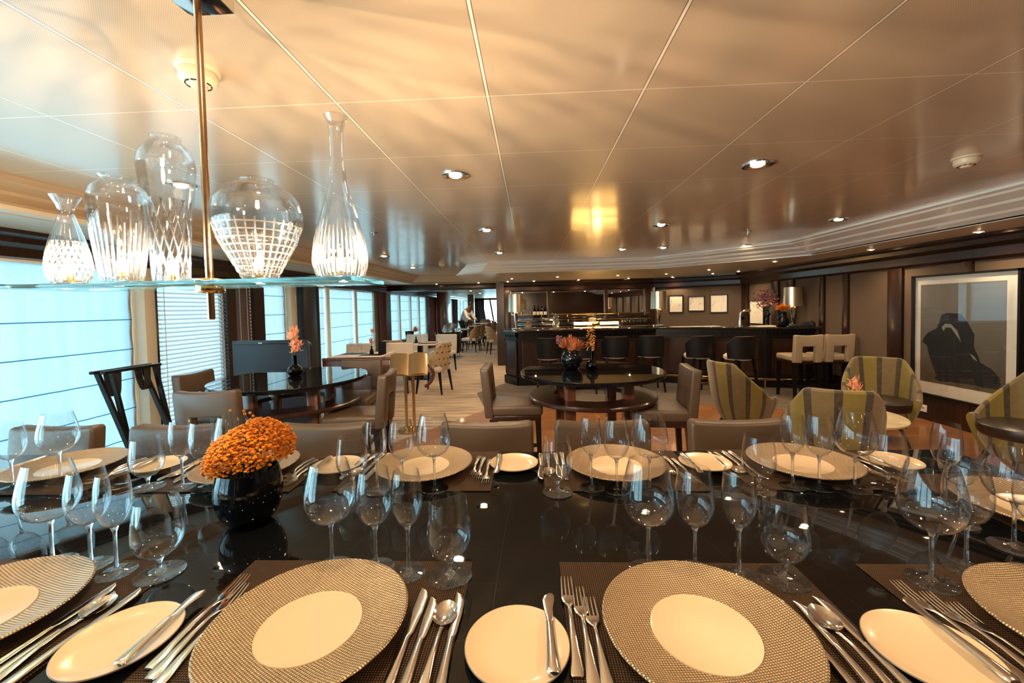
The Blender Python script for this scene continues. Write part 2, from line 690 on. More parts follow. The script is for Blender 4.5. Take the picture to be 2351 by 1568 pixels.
def mat_col(nt):
    h = grid_height(nt, .0084)
    v, x, y, z = OBJXYZ(nt)
    ab = MATH(nt, 'ABSOLUTE', h)
    return MIXC(nt, RAMP(nt, ab, .35, .85), (.008, .004, .002), (.12, .065, .028))


M_['placemat'] = princ('woven_brown_placemat', rough=.6, spec=.12, colnode=mat_col,
                       bump=lambda nt: MATH(nt, 'ABSOLUTE', grid_height(nt, .0084)), bstr=.7, bdist=.001)


def stripes(nt):
    v, x, y, z = OBJXYZ(nt)
    a = MATH(nt, 'ARCTAN2', y, x)
    f = MATH(nt, 'FRACT', MATH(nt, 'ADD', MATH(nt, 'MULTIPLY', a, 1 / .50), .36))
    dark = MATH(nt, 'LESS_THAN', f, .27)
    f2 = MATH(nt, 'FRACT', MATH(nt, 'ADD', MATH(nt, 'MULTIPLY', a, 1 / 1.0), .18))
    c = MIXC(nt, MATH(nt, 'LESS_THAN', f2, .5), (.165, .130, .018), (.135, .098, .036))
    c = MIXC(nt, dark, c, (.020, .012, .008))
    return MIXC(nt, MATH(nt, 'MULTIPLY', RAMP(nt, NOISE(nt, 30, v, 3), .3, .7), .12), c, (.3, .24, .07))


M_['stripe'] = princ('olive_brown_striped_velvet', rough=.7, sheen=.35, colnode=stripes)


DIM = .185   # how little of the daylight the doubled cloth passes on


def sheer_mat(name, seams=True, pitch=.285, z0=1.43, tint=(.80, .93, 1.0), trans=.42, fold=9.0):
    m, nt, out = newmat(name)
    v, x, y, z = OBJXYZ(nt)
    tr = N(nt, 'ShaderNodeBsdfTransparent')
    tl = N(nt, 'ShaderNodeBsdfTranslucent')
    df = N(nt, 'ShaderNodeBsdfDiffuse')
    folds = RAMP(nt, NOISE(nt, 1.0, v, 3, (1, fold, .6)), .3, .7)
    c = MIXC(nt, folds, tuple(t * .80 for t in tint), tint)
    weave = RAMP(nt, MATH(nt, 'SINE', MATH(nt, 'MULTIPLY', z, 700)), -1, 1)
    c = MIXC(nt, MATH(nt, 'MULTIPLY', weave, .06), c, (.5, .7, .85))
    tfac = trans
    if seams:
        f = MATH(nt, 'ABSOLUTE', MATH(nt, 'SUBTRACT', MATH(nt, 'FRACT', MATH(nt, 'ADD', MATH(nt, 'DIVIDE', MATH(nt, 'SUBTRACT', z, z0), pitch), .5)), .5))
        ln = MATH(nt, 'LESS_THAN', f, .017)
        c = MIXC(nt, ln, c, (.05, .20, .33))
        c2 = MIXC(nt, ln, tuple(t for t in tint), (.02, .12, .22))
        nt.links.new(c2, tr.inputs[0])
    else:
        tr.inputs[0].default_value = (*tint, 1)
    nt.links.new(MIXC(nt, DIM, (0, 0, 0), c), tl.inputs[0])
    nt.links.new(c, df.inputs[0])
    m1 = N(nt, 'ShaderNodeMixShader')
    m1.inputs[0].default_value = .25
    nt.links.new(tl.outputs[0], m1.inputs[1])
    nt.links.new(df.outputs[0], m1.inputs[2])
    m2 = N(nt, 'ShaderNodeMixShader')
    m2.inputs[0].default_value = 1 - trans
    nt.links.new(tr.outputs[0], m2.inputs[1])
    nt.links.new(m1.outputs[0], m2.inputs[2])
    nt.links.new(m2.outputs[0], out.inputs[0])
    return m


M_['sheer'] = sheer_mat('sheer_roman_shade_cloth', trans=.030)
M_['sheer_warm'] = sheer_mat('sheer_ribbed_shade_cloth', tint=(.92, .93, .92), trans=.030, fold=26)


def slat_mat():
    m, nt, out = newmat('daylight_white_slat')
    tl = N(nt, 'ShaderNodeBsdfTranslucent')
    tl.inputs[0].default_value = (.30, .285, .29, 1)
    df = N(nt, 'ShaderNodeBsdfPrincipled')
    df.inputs['Base Color'].default_value = (.80, .74, .72, 1)  # daylight on dark wood slats, put into the colour as white
    df.inputs['Roughness'].default_value = .3
    mx = N(nt, 'ShaderNodeMixShader')
    mx.inputs[0].default_value = .25
    nt.links.new(tl.outputs[0], mx.inputs[1])
    nt.links.new(df.outputs[0], mx.inputs[2])
    nt.links.new(mx.outputs[0], out.inputs[0])
    return m


M_['slat'] = slat_mat()
M_['slat_dark'] = princ('brown_slat', (.12, .075, .06), .4)


def sketch(seed):
    def fn(nt):
        v, x, y, z = OBJXYZ(nt)
        n = NOISE(nt, 14, v, 5)
        blob = RAMP(nt, NOISE(nt, 5 + seed, v, 1), .52, .62)
        f = MATH(nt, 'MULTIPLY', RAMP(nt, n, .5, .6), blob)
        return MIXC(nt, MATH(nt, 'MULTIPLY', f, .55), (.85, .80, .68), (.30, .40, .55))
    return fn


# ------------------------------------------------------------------ room shell
fl = MB().box(XL - .1, XR + .1, -4.1, 30, -.1, 0)
struct('floor', fl, M_['carpet'])
wf = MB().prism([(-1.85, -4), (XR - .02, -4), (XR - .02, 5.2), (1.6, 6.3), (.05, 6.24), (-.67, 5.82), (-1.03, 5.25), (-1.85, 3.9)], .0005, .006)
struct('floor_parquet', wf, M_['floor'])
M_['carpet_bar'] = princ('brown_bar_carpet', rough=.95, sheen=.2, colnode=lambda nt: (lambda v: MIXC(nt, RAMP(nt, NOISE(nt, 1.6, v[0], 5, (1.4, 9, 1)), .3, .7), (.055, .038, .024), (.15, .11, .072)))(OBJXYZ(nt)))
wb_ = MB().prism([(-.67, 5.83), (.05, 6.25), (1.6, 6.31), (XR - .02, 5.21), (XR - .02, 10.2), (-.35, 10.2), (-.45, 8.0), (-.95, 7.0)], .0005, .004)
struct('floor_bar_carpet', wb_, M_['carpet_bar'])

cl = MB().box(XL - .1, XR + .1, -4.1, 11.0, CZ, CZ + .06)
struct('ceiling', cl, M_['ceiling'])
sf = MB()
for poly in ([(3.96, -4), (XR + .1, -4), (XR + .1, 11), (2.3, 11), (2.3, 7.55), (3.96, 5.98)],
             [(2.3, 7.55), (2.3, 11), (-.9, 11), (-.9, 7.6)],
             [(-.9, 7.6), (-.9, 11), (-1.6, 11), (-1.6, 10.2), (-1.45, 8.05)],
             [(-1.6, 10.2), (-1.6, 11), (XL - .1, 11), (XL - .1, -4), (-3.18, -4), (-2.95, 10.2)]):
    sf.prism(poly, SZ, SZ + .03)
sf.box(XL - .1, -.3, 11.0, 30, SZ, SZ + .05)
struct('ceiling_soffit', sf, M_['soffit'])


def crown(w):
    h = CZ - SZ
    return [(0, CZ), (0, CZ - .02), (w * .12, CZ - .035), (w * .18, CZ - .055), (w * .40, CZ - h * .42), (w * .44, CZ - h * .5), (w * .70, CZ - h * .70), (w * .76, CZ - h * .80), (w, SZ + .012), (w, SZ - .004)]


# right crown runs with the room interior on its left: path reversed so the offset goes outward
t = MB()
path_in = [(3.54, -4), (3.54, 5.8), (2.18, 7.33)]
path_out = [(3.96, -4), (3.96, 5.98), (2.3, 7.55)]
path_lin = path_in


def crown_between(mb, pin, pout):
    prof = [(0, 0), (0, .10), (.10, .16), (.14, .24), (.42, .42), (.47, .52), (.72, .70), (.78, .80), (1, .94), (1, 1.03)]
    h = CZ - SZ
    K = len(prof)
    vs, fs = [], []
    for (a, b), (c, d) in zip(pin, pout):
        for o, q in prof:
            vs.append((a + (c - a) * o, b + (d - b) * o, CZ - h * q))
    for i in range(len(pin) - 1):
        for k in range(K - 1):
            fs.append((i * K + k, (i + 1) * K + k, (i + 1) * K + k + 1, i * K + k + 1))
    mb.add(vs, fs)


crown_between(t, path_in, path_out)
struct('trim_1', t, M_['white_paint'])
t = MB()
crown_between(t, [(2.18, 7.33), (1.0, 7.42), (0, 7.42), (-.75, 7.37), (-1.2, 7.75), (-1.4, 10.0)], [(2.3, 7.55), (1.0, 7.62), (0, 7.62), (-.9, 7.6), (-1.45, 8.05), (-1.6, 10.2)])
struct('trim_2', t, M_['white_paint'])
t = MB()
crown_between(t, [(-2.98, -4), (-2.955, 2.2), (-2.74, 10.0), (-1.4, 10.0)], [(-3.20, -4), (-3.18, 2.4), (-2.95, 10.2), (-1.6, 10.2)])
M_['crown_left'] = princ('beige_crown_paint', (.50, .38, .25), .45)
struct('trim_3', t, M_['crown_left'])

# --- window wall
wins = []   # (y0, y1, kind)
ZS, ZH = .15, 1.93
openings = [(-3.85, -2.1), (-1.95, -.15), (0, 1.85), (1.97, 3.84), (4.03, 4.99), (5.15, 5.50), (5.72, 6.33), (6.45, 6.62), (7.25, 9.98), (11.1, 15.0), (17.5, 20.1), (21.5, 25.5)]
wl = MB()
wl.box(XL - .12, XL, -4.1, 30, 0, ZS)
wl.box(XL - .12, XL, -4.1, 30, ZH, SZ + .2)
prev = -4.1
for a, b in openings + [(30, 30)]:
    if a > prev:
        wl.box(XL - .12, XL, prev, a, ZS, ZH)
    prev = b
struct('wall_left', wl, M_['cream'])
# dark wood posts, header rail, sill on the window wall
tw = MB()
for a, b in [(3.955, 4.03), (4.99, 5.15), (5.50, 5.72), (7.02, 7.25), (10.3, 11.05), (16.9, 17.4), (20.3, 21.3), (25.6, 27)]:
    tw.box(XL, XL + .05, a, b, 0, ZH)
tw.box(XL, XL + .05, -4.1, 28, 0, .10)
struct('trim_4', tw, M_['wood_dark'])
tw = MB().sweep([(XL, -4.1), (XL, 28)], [(0, SZ), (-.16, SZ), (-.16, SZ - .03), (-.12, SZ - .05), (-.11, SZ - .09), (-.07, SZ - .12), (-.06, ZH - .01), (0, ZH - .02)])
struct('trim_5', tw, M_['wood_dark'])
tw = MB()
tw.box(XL, XL + .10, 3.84, 3.955, ZS, ZH, .004)
tw.box(XL, XL + .08, 6.33, 6.45, ZS, ZH, .004)
tw.box(XL, XL + .10, 1.85, 1.97, ZS, ZH, .004)
tw.box(XL, XL + .10, -.15, 0, ZS, ZH, .004)
struct('trim_6', tw, M_['cream'])
struct('wall_panel_left', MB().box(XL, XL + .12, 6.62, 7.02, 0, ZH, .004), M_['navy'])

n = 0
mull = {8: (7.62, 8.86), 9: (11.9, 13.0, 14.0), 10: (18.7,), 11: (22.6, 23.8)}
for i, (a, b) in enumerate(openings):
    n += 1
    f = MB()
    t_ = .045
    f.box(XL - .11, XL - .03, a, a + t_, ZS, ZH)
    f.box(XL - .11, XL - .03, b - t_, b, ZS, ZH)
    f.box(XL - .11, XL - .03, a, b, ZS, ZS + t_)
    f.box(XL - .11, XL - .03, a, b, ZH - t_, ZH)
    for q in mull.get(i, ()):
        f.box(XL - .11, XL + .03, q - .06, q + .06, ZS, ZH)
    fr = struct('window_%d' % n, f, M_['white_paint'])
    g = MB().box(XL - .075, XL - .071, a + .03, b - .03, ZS + .03, ZH - .03)
    g.build('pane', M_['glass_pane'], fr)


def shade(y0, y1, m, amp=.006, lab='', grp=None):
    mb = MB()
    ny = max(12, int((y1 - y0) / .02))
    zs = [ZS + .01 + (ZH - ZS - .02) * k / 24 for k in range(25)]
    vs, fs = [], []
    for z in zs:
        for i in range(ny + 1):
            y = y0 + (y1 - y0) * i / ny
            ph = ((z - 1.43) / .285) % 1.0
            vs.append((XL - .012 + amp * sin(y * 31) * sin(y * 7 + 1) - .010 * sin(ph * pi), y, z))
    for k in range(24):
        for i in range(ny):
            fs.append((k * (ny + 1) + i, k * (ny + 1) + i + 1, (k + 1) * (ny + 1) + i + 1, (k + 1) * (ny + 1) + i))
    mb.add(vs, fs, True)
    r = empty('roman_shade', (0, 0, 0))
    mb.build('shade_cloth', m, r)
    MB().box(XL - .028, XL - .002, y0, y1, ZH - .04, ZH - .005, .003).build('headrail', M_['white_paint'], r)
    return tag(r, lab, 'window shade', grp)


shade(1.99, 3.82, M_['sheer'], lab='large pale blue roman shade behind the black folding tray stand')
shade(5.74, 6.31, M_['sheer_warm'], lab='narrow ribbed white shade behind the dark slate screen and pink flowers')
shade(6.46, 6.61, M_['sheer_warm'], lab='very narrow strip of white shade beside the dark slate wall panel')
shade(7.27, 7.55, M_['sheer_warm'], lab='ribbed white shade strip right after the dark post behind the round table')
shade(7.69, 8.79, M_['sheer_warm'], lab='ribbed white shade in the middle pane behind the first restaurant table')
shade(8.93, 9.96, M_['sheer_warm'], lab='ribbed white shade beside the first burgundy drape')
shade(11.12, 14.98, M_['sheer_warm'], lab='wide white shade between the first and second burgundy drapes')
shade(17.52, 20.08, M_['sheer_warm'], lab='white shade behind the black service trolley')
shade(21.52, 25.48, M_['sheer_warm'], lab='white shade farthest down the restaurant, behind the waiter')


def venetian(y0, y1, m, lab, tilt):
    r = empty('venetian_blind', (0, 0, 0))
    mb = MB()
    z = ZS + .03
    while z < ZH - .06:
        c, s_ = cos(tilt) * .034, sin(tilt) * .034
        x = XL - .005
        # one thin curved slat: inner edge low, outer edge high
        pts = [(x - c, z - s_), (x - c * .3 - .004, z - s_ * .3), (x + c * .35 - .004, z + s_ * .35), (x + c, z + s_)]
        mb.add([(px_, yy, pz_) for px_, pz_ in pts for yy in (y0, y1)], [(2 * k, 2 * k + 1, 2 * k + 3, 2 * k + 2) for k in range(3)], True)
        z += .0465
    mb.build('slats', m, r)
    MB().box(XL - .03, XL + .02, y0, y1, ZH - .05, ZH - .005, .003).build('headrail', M_['wood_dark'], r)
    tp = MB()
    for y in (y0 + .1, y1 - .1):
        tp.box(XL + .024, XL + .026, y - .004, y + .004, ZS + .03, ZH - .05)
    tp.build('lift_cord', M_['white_fabric'], r)
    tag(r, lab, 'blind')


venetian(4.035, 4.985, M_['slat'], 'daylight-white slatted venetian blind glowing between two dark posts', radians(-52))
venetian(5.155, 5.495, M_['slat_dark'], 'brown slatted venetian blind, narrow, beside the wooden wall panel', radians(-62))


def drape(y0, y1, lab):
    mb = MB()
    vs, fs = [], []
    n_ = 26
    for k in range(9):
        z = .05 + (ZH - .06) * k / 8
        pin = 1 - .35 * sin(pi * min(1, max(0, (z - .2) / 1.6))) * .6
        for i in range(n_ + 1):
            u = i / n_
            yy = (y0 + y1) / 2 + (u - .5) * (y1 - y0) * pin
            vs.append((XL + .12 + .035 * sin(u * 2 * pi * 5), yy, z))
    for k in range(8):
        for i in range(n_):
            fs.append((k * (n_ + 1) + i, k * (n_ + 1) + i + 1, (k + 1) * (n_ + 1) + i + 1, (k + 1) * (n_ + 1) + i))
    mb.add(vs, fs, True)
    tag(mb.build('drape', M_['drape']), lab, 'curtain')


drape(9.98, 10.5, 'burgundy drape hanging at the first dark post of the restaurant')
drape(15.0, 16.2, 'burgundy drape beside the second window bay of the restaurant')
drape(20.1, 20.9, 'dark drape beside the window close to the waiter')

# daylight guides in the three bare windows beside and behind the camera (portals only steer the sky's own light)
for a, b in openings[:3]:
    d = bpy.data.lights.new('window_portal', 'AREA')
    d.shape = 'RECTANGLE'
    d.size = ZH - ZS
    d.size_y = b - a
    d.cycles.is_portal = True
    o = bpy.data.objects.new('window_portal', d)
    COL.objects.link(o)
    o.location = (XL - .11, (a + b) / 2, (ZS + ZH) / 2)
    o.rotation_euler = (0, radians(-90), 0)

# --- right wall with panels
wr = MB().box(XR, XR + .12, -4.1, 11, 0, SZ + .2)
struct('wall_right', wr, M_['wallcloth'])
tr_ = MB()
for a, b in [(9.15, 9.43), (8.06, 8.28), (7.6, 7.78), (6.84, 6.95), (6.34, 6.45), (5.45, 5.66), (4.62, 4.72), (3.9, 4.02), (2.6, 2.75), (1.2, 1.35), (-.4, -.25), (-2, -1.85)]:
    tr_.box(XR - .035, XR, a, b, 0, 1.88, .003)
tr_.box(XR - .03, XR, -4, 9.43, 0, .30)
struct('trim_7', tr_, M_['wood_dark'])
struct('trim_8', MB().sweep([(XR, -4), (XR, 9.43), (3.1, 10.5), (-.72, 10.5)],
                            [(0, SZ), (.20, SZ), (.20, SZ - .03), (.15, SZ - .05), (.14, SZ - .10), (.08, SZ - .14), (.07, 1.88), (.03, 1.85), (0, 1.85)]), M_['wood_dark'])
# --- back wall
wb = MB()
wb.box(-.72, 3.1, 10.5, 10.62, 0, SZ + .2)
wb.add([(3.1, 10.5, 0), (XR, 9.43, 0), (XR, 9.43, SZ + .2), (3.1, 10.5, SZ + .2), (3.1, 10.7, 0), (XR + .1, 9.6, 0), (XR + .1, 9.6, SZ + .2), (3.1, 10.7, SZ + .2)],
       [(0, 1, 2, 3), (5, 4, 7, 6), (0, 4, 5, 1), (3, 2, 6, 7)])
struct('wall_back', wb, M_['wallcloth'])
tb = MB()
for a, b in [(-.72, -.50), (.43, .51), (1.86, 1.94), (2.86, 3.1)]:
    tb.box(a, b, 10.38, 10.5, 0, 1.88, .004)
tb.box(-.72, 3.1, 10.40, 10.5, 0, 1.26)
tb.box(-.85, -.66, 10.3, 11.1, 0, SZ)
struct('trim_9', tb, M_['wood_dark'])
for k, (a, b) in enumerate([(-.5, .43), (.51, 1.86), (1.94, 2.86)]):
    r = empty('wall_mirror', ((a + b) / 2, 10.47, 1.26))
    w = (b - a) / 2
    MB().box(-w + .012, w - .012, 0, .006, .012, .605).build('mirror_glass', M_['mirror'], r)
    fr = MB()
    fr.box(-w, -w + .014, -.012, .01, 0, .62).box(w - .014, w, -.012, .01, 0, .62).box(-w, w, -.012, .01, 0, .014).box(-w, w, -.012, .01, .606, .62)
    fr.build('brass_frame', M_['bronze'], r)
    tag(r, ['mirror panel above the back bar, the one nearest the restaurant opening', 'widest mirror panel in the middle of the back bar wall', 'mirror panel above the back bar nearest the three small pictures'][k], 'mirror')
# header beam to restaurant
struct('trim_10', MB().box(XL, -.7, 10.75, 11.05, 1.955, SZ + .02, .01), M_['wood_dark'])
# column row, restaurant far end
struct('wall_far', MB().box(XL - .1, XL + .7, 28, 28.1, 0, SZ).box(-.75, -.3, 28, 28.1, 0, SZ).box(XL, -.3, 28, 28.1, 0, .4).box(XL, -.3, 28, 28.1, 1.98, SZ), M_['wood_dark'])
struct('wall_corridor', MB().box(-.75, -.65, 11, 28, 0, SZ), M_['wallcloth'])
fw = MB()
for x in (-3.15, -2.6, -2.1, -1.6, -1.1):
    fw.bar((x - .15, 28, 1.98), (x + .1, 28, .4), .10, .12, up=(0, 1, 0))
struct('window_13', fw, M_['black_wood'])
struct('trim_11', MB().box(-3.62, -3.3, 15.8, 16.9, 0, SZ, .01), M_['wood_red'])
struct('trim_12', MB().box(-3.0, -2.72, 19.6, 20.0, 0, SZ, .01), M_['wood_red'])
# rear wall behind the viewer: dark shelves with warm lights
struct('wall_rear', MB().box(XL - .1, XR + .1, -4.2, -4.1, 0, CZ + .1), M_['wood_dark'])

# ------------------------------------------------------------------ ceiling fittings


def lightdata(kind, name, energy, col, size=.05, spot=None, blend=.5):
    d = bpy.data.lights.new(name, kind)
    d.energy = energy
    d.color = col
    if kind in ('SPOT', 'POINT'):
        d.shadow_soft_size = size
    if spot:
        d.spot_size = spot
        d.spot_blend = blend
    return d


def lightobj(name, d, parent, loc, rot=(0, 0, 0)):
    o = bpy.data.objects.new(name, d)
    COL.objects.link(o)
    o.parent = parent
    o.location = loc
    o.rotation_euler = rot
    return o


WARM = (1.0, .70, .42)
SPOT_BIG = lightdata('SPOT', 'downlight_beam', 38, WARM, .035, radians(168), .85)
SPOT_SM = lightdata('SPOT', 'soffit_beam', 26, WARM, .025, radians(150), .8)


def make_downlight(big):
    r = empty('downlight')
    R_ = .085 if big else .042
    mb = MB().lathe([(R_ * .45, 0.0), (R_ * .55, -.004), (R_ * .62, -.006), (R_, -.010), (R_ * 1.02, -.006), (R_ * 1.02, 0), (R_ * .45, 0)], 32)
    mb.build('trim_ring', M_['chrome'] if big else M_['whiteplastic'], r)
    MB().lathe([(.0001, -.016), (R_ * .30, -.015), (R_ * .46, -.006)], 20).build('lamp_lens', M_['glow_warm'], r)
    lightobj('beam', SPOT_BIG if big else SPOT_SM, r, (0, 0, -.055))
    return Proto(r)


dl = make_downlight(True)
DLX, DLY = (-2.2, -.445, 1.37, 3.145), (-2.9, -1.09, .725, 2.54, 4.35, 6.17)
names_x = ['window-side column', 'column above the aisle', 'column before the bar', 'column by the white crown']
names_y = ['last behind the camera', 'just behind the camera', 'over the dining table', 'nearest in view', 'second in view', 'third in view']
for i, x in enumerate(DLX):
    for j, y in enumerate(DLY):
        if i == 0 and j == 4:
            continue
        dl.place((x, y, CZ), 0, 'round chrome-ringed ceiling downlight, %s, %s' % (names_x[i], names_y[j]), 'ceiling light', 'recessed downlights in the panelled ceiling')
dl.place((-2.29, 8.0, CZ), 0, 'round recessed ceiling downlight near the far left corner of the panelled ceiling', 'ceiling light', 'recessed downlights in the panelled ceiling')
for k_, (x, y) in enumerate([(-2.2, 12.6), (-2.2, 15.2), (-2.2, 18.0), (-2.2, 21.0), (-2.2, 24.5)]):
    dl.place((x, y, SZ), 0, 'restaurant ceiling downlight beyond the wooden beam, %s from the beam' % ['first', 'second', 'third', 'fourth', 'last'][k_], 'ceiling light', 'downlights in the restaurant ceiling')
dl.place((1.95, 6.11, CZ), 0, 'round recessed downlight off the grid, just before the far white crown', 'ceiling light', 'recessed downlights in the panelled ceiling')
ds = make_downlight(False)
soff = [(4.35, 2.6), (4.40, 4.25), (4.38, 5.5), (3.9, 6.75), (3.45, 8.1), (2.9, 8.9), (4.3, 8.7), (4.0, 9.2), (3.4, 10.0), (2.4, 10.15), (1.2, 10.2), (0.1, 10.2),
        (-.55, 10.2), (1.9, 9.0), (.6, 9.0), (-.4, 9.2), (-1.3, 10.4), (-2.4, 10.5), (4.4, .7), (4.35, -1.2)]
for k, (x, y) in enumerate(soff):
    ds.place((x, y, SZ), 0, 'small glowing downlight number-free row above the bar', 'ceiling light', 'small downlights in the lower soffit')
# labels by where each sits
soff_lab = ['above the right edge of the large framed picture, nearest the camera', 'just above the dark cornice over the large framed picture', 'over the dark wall post left of the large picture',
            'at the bend of the white crown above the striped armchairs', 'over the bar counter by the beer tap', 'over the bar, between crown corner and small pictures', 'close to the side wall above the bar flowers',
            'in the bar corner where the two walls meet', 'above the middle one of the three small pictures', 'above the mirror nearest the small pictures', 'above the middle mirror', 'above the mirror nearest the opening',
            'at the corner of the bar wall and opening', 'further out from the wall, in front of the right mirror', 'further out from the wall, in front of the middle mirror', 'further out from the wall, in front of the left mirror',
            'on the beam over the opening, toward the bar', 'on the beam over the opening, toward the windows', 'level with the dining table, out of the frame', 'behind the camera by the side wall']
for o, l in zip([o for o in COL.objects if o.name.startswith('downlight') and o.get('group') == 'small downlights in the lower soffit'], soff_lab):
    o['label'] = ('small soffit downlight ' + l)

sd = empty('smoke_detector', (-1.10, 1.36, CZ))
MB().lathe([(.0001, -.012), (.048, -.014), (.062, -.008), (.066, 0), (.0001, 0)], 40).build('mounting_base', M_['plastic'], sd)
MB().lathe([(.0001, -.060), (.022, -.060), (.026, -.052), (.048, -.046), (.056, -.036), (.056, -.012), (.0001, -.012)], 40).build('sensor_head', M_['plastic'], sd)
sl = MB()
for k in range(10):
    a = 2 * pi * k / 10
    sl.bar((.036 * cos(a) - .008 * sin(a), .036 * sin(a) + .008 * cos(a), -.0500), (.036 * cos(a) + .008 * sin(a), .036 * sin(a) - .008 * cos(a), -.0500), .004, .004)
sl.build('vent_slots', M_['slot'], sd)
for ch in sd.children:
    ch.scale = (1, 1, 1)
sdp = Proto(sd)
sdp.place((-1.10, 1.36, CZ), 0, 'cream round smoke detector right behind the pendant rod', 'smoke detector')
sdp.place((2.575, 2.56, CZ), 0, 'white round smoke detector near the right crown moulding', 'smoke detector')
sdp.place((-1.60, 7.5, CZ), 0, 'small smoke detector far down the ceiling beside the white crown end', 'smoke detector')
sp = empty('sprinkler_head')
MB().lathe([(.0001, -.006), (.035, -.005), (.038, 0), (.0001, 0)], 24).build('cover_ring', M_['chrome'], sp)
MB().lathe([(.006, -.006), (.006, -.03), (.014, -.032), (.014, -.035), (.0001, -.035)], 12).build('nozzle', M_['chrome'], sp)
spp = Proto(sp)
spp.place((-1.63, 4.29, CZ), 0, 'small chrome sprinkler head in the ceiling right of the tall vase neck', 'sprinkler')
spp.place((2.56, 4.96, CZ), 0, 'small chrome sprinkler head in the ceiling near the right crown', 'sprinkler')

# ------------------------------------------------------------------ pendant with cut glass vases
pn = empty('pendant_lamp', (-.803, 1.0, SZ))
pn['label'] = 'brass rod pendant carrying a long aqua glass shelf over the table'
pn['category'] = 'pendant lamp'
z0 = -SZ
MB().box(-.06, .06, -.26, .05, CZ - .052 + z0, CZ + z0, .003).build('ceiling_canopy', M_['chrome'], pn)
MB().lathe([(.0001, 1.455 + z0), (.0075, 1.455 + z0), (.0085, 1.46 + z0), (.0085, CZ - .05 + z0)], 20).build('rod', M_['bronze'], pn)
MB().lathe([(.009, 1.548 + z0), (.030, 1.548 + z0), (.032, 1.553 + z0), (.030, 1.557 + z0), (.009, 1.560 + z0)], 28).lathe([(.009, 1.520 + z0), (.030, 1.522 + z0), (.033, 1.528 + z0), (.031, 1.5375 + z0), (.009, 1.5378 + z0)], 28).build('clamp_collar', M_['brass'], pn)
MB().box(-.44, .405, -.095, .108, 1.538 + z0, 1.548 + z0, .0012).build('glass_shelf', M_['shelf_glass'], pn)
SHZ = 1.5485
VL = lightdata('POINT', 'vase_bulb_light', 104, (1.0, .72, .47), .003)
# upright capsule filament: brightest sideways, weak along its own axis
VL.use_nodes = True
_nt = VL.node_tree
_em = _nt.nodes['Emission']
_g = _nt.nodes.new('ShaderNodeTexCoord')
_sx = _nt.nodes.new('ShaderNodeSeparateXYZ')
_nt.links.new(_g.outputs['Normal'], _sx.inputs[0])
_nt.links.new(MATH(_nt, 'ADD', MATH(_nt, 'SUBTRACT', 1.0, MATH(_nt, 'POWER', MATH(_nt, 'ABSOLUTE', _sx.outputs[2]), 1.0)), .03), _em.inputs[1])


def vase(name, x, y, prof, pat, label, bulb_h, m='cut'):
    r = empty('cut_glass_vase', (x, y, SHZ))
    r['label'] = label
    r['category'] = 'vase'
    r['group'] = 'cut glass vases lit on the pendant shelf'

    # resample the profile
    pts = []
    for (r0, z0_), (r1, z1_) in zip(prof[:-1], prof[1:]):
        k = max(1, int(math.hypot(r1 - r0, z1_ - z0_) / .003))
        for q in range(k):
            u = q / k
            pts.append((r0 + (r1 - r0) * u, z0_ + (z1_ - z0_) * u))
    pts.append(prof[-1])
    # smooth
    for _ in range(4):
        pts = [pts[0]] + [((a[0] + 2 * b[0] + c[0]) / 4, (a[1] + 2 * b[1] + c[1]) / 4) for a, b, c in zip(pts[:-2], pts[1:-1], pts[2:])] + [pts[-1]]
    th = .0028
    outer = pts
    inner = [(max(.0001, p[0] - th), max(p[1], .008)) for p in pts][::-1]
    K = len(outer)

    def rf(rr, z, a, k):
        if k < K and rr > .01:
            return rr - pat(a, z)
        return rr
    mb = MB().lathe([(.0001, 0)] + outer + inner + [(.0001, .008)], 216, rf=rf)
    # index shift by the first point: pattern is only a function of height, so k<K+1 is the outside
    mb.build('vase_body', M_['cut_' + name], r)
    b = MB()
    b.lathe([(.0001, bulb_h - .016), (.007, bulb_h - .012), (.010, bulb_h), (.008, bulb_h + .012), (.0001, bulb_h + .020)], 14)
    b.build('bulb', M_['bulb'], r)
    lightobj('bulb_light', VL, r, (0, 0, bulb_h + .03))
    MB().lathe([(.0001, .009), (.018, .009), (.018, .013), (.008, .016), (.008, bulb_h - .014), (.0001, bulb_h - .014)], 16).build('bulb_holder', M_['brass'], r)
    return r


def tri(x):
    x = x % 1.0
    return abs(x - .5) * 2


def groove(x, w=.22):
    return max(0.0, 1 - (1 - tri(x)) / w)


def diamonds(na, pitch, d, top, soft=.03):
    def f(a, z):
        if z > top:
            return 0
        k = min(1, (top - z) / soft)
        u = a / (2 * pi) * na
        v = z / pitch
        return d * k * max(groove(u + v), groove(u - v))
    return f


def flutes(na, d, top, soft=.05, jag=.02):
    def f(a, z):
        u = a / (2 * pi) * na
        tp = top + jag * sin(int(u) * 2.4)
        if z > tp or z < .006:
            return 0
        k = min(1, (tp - z) / soft)
        return d * k * (1 - tri(u)) * 1.0
    return f


def squares(na, pitch, d, top):
    def f(a, z):
        if z > top:
            return 0
        u = a / (2 * pi) * na
        k = min(1, (top - z) / .02)
        zz = (z + .0) / pitch
        return d * k * max(groove(u, .28), groove(zz, .25) if z < top - .02 else 0)
    return f


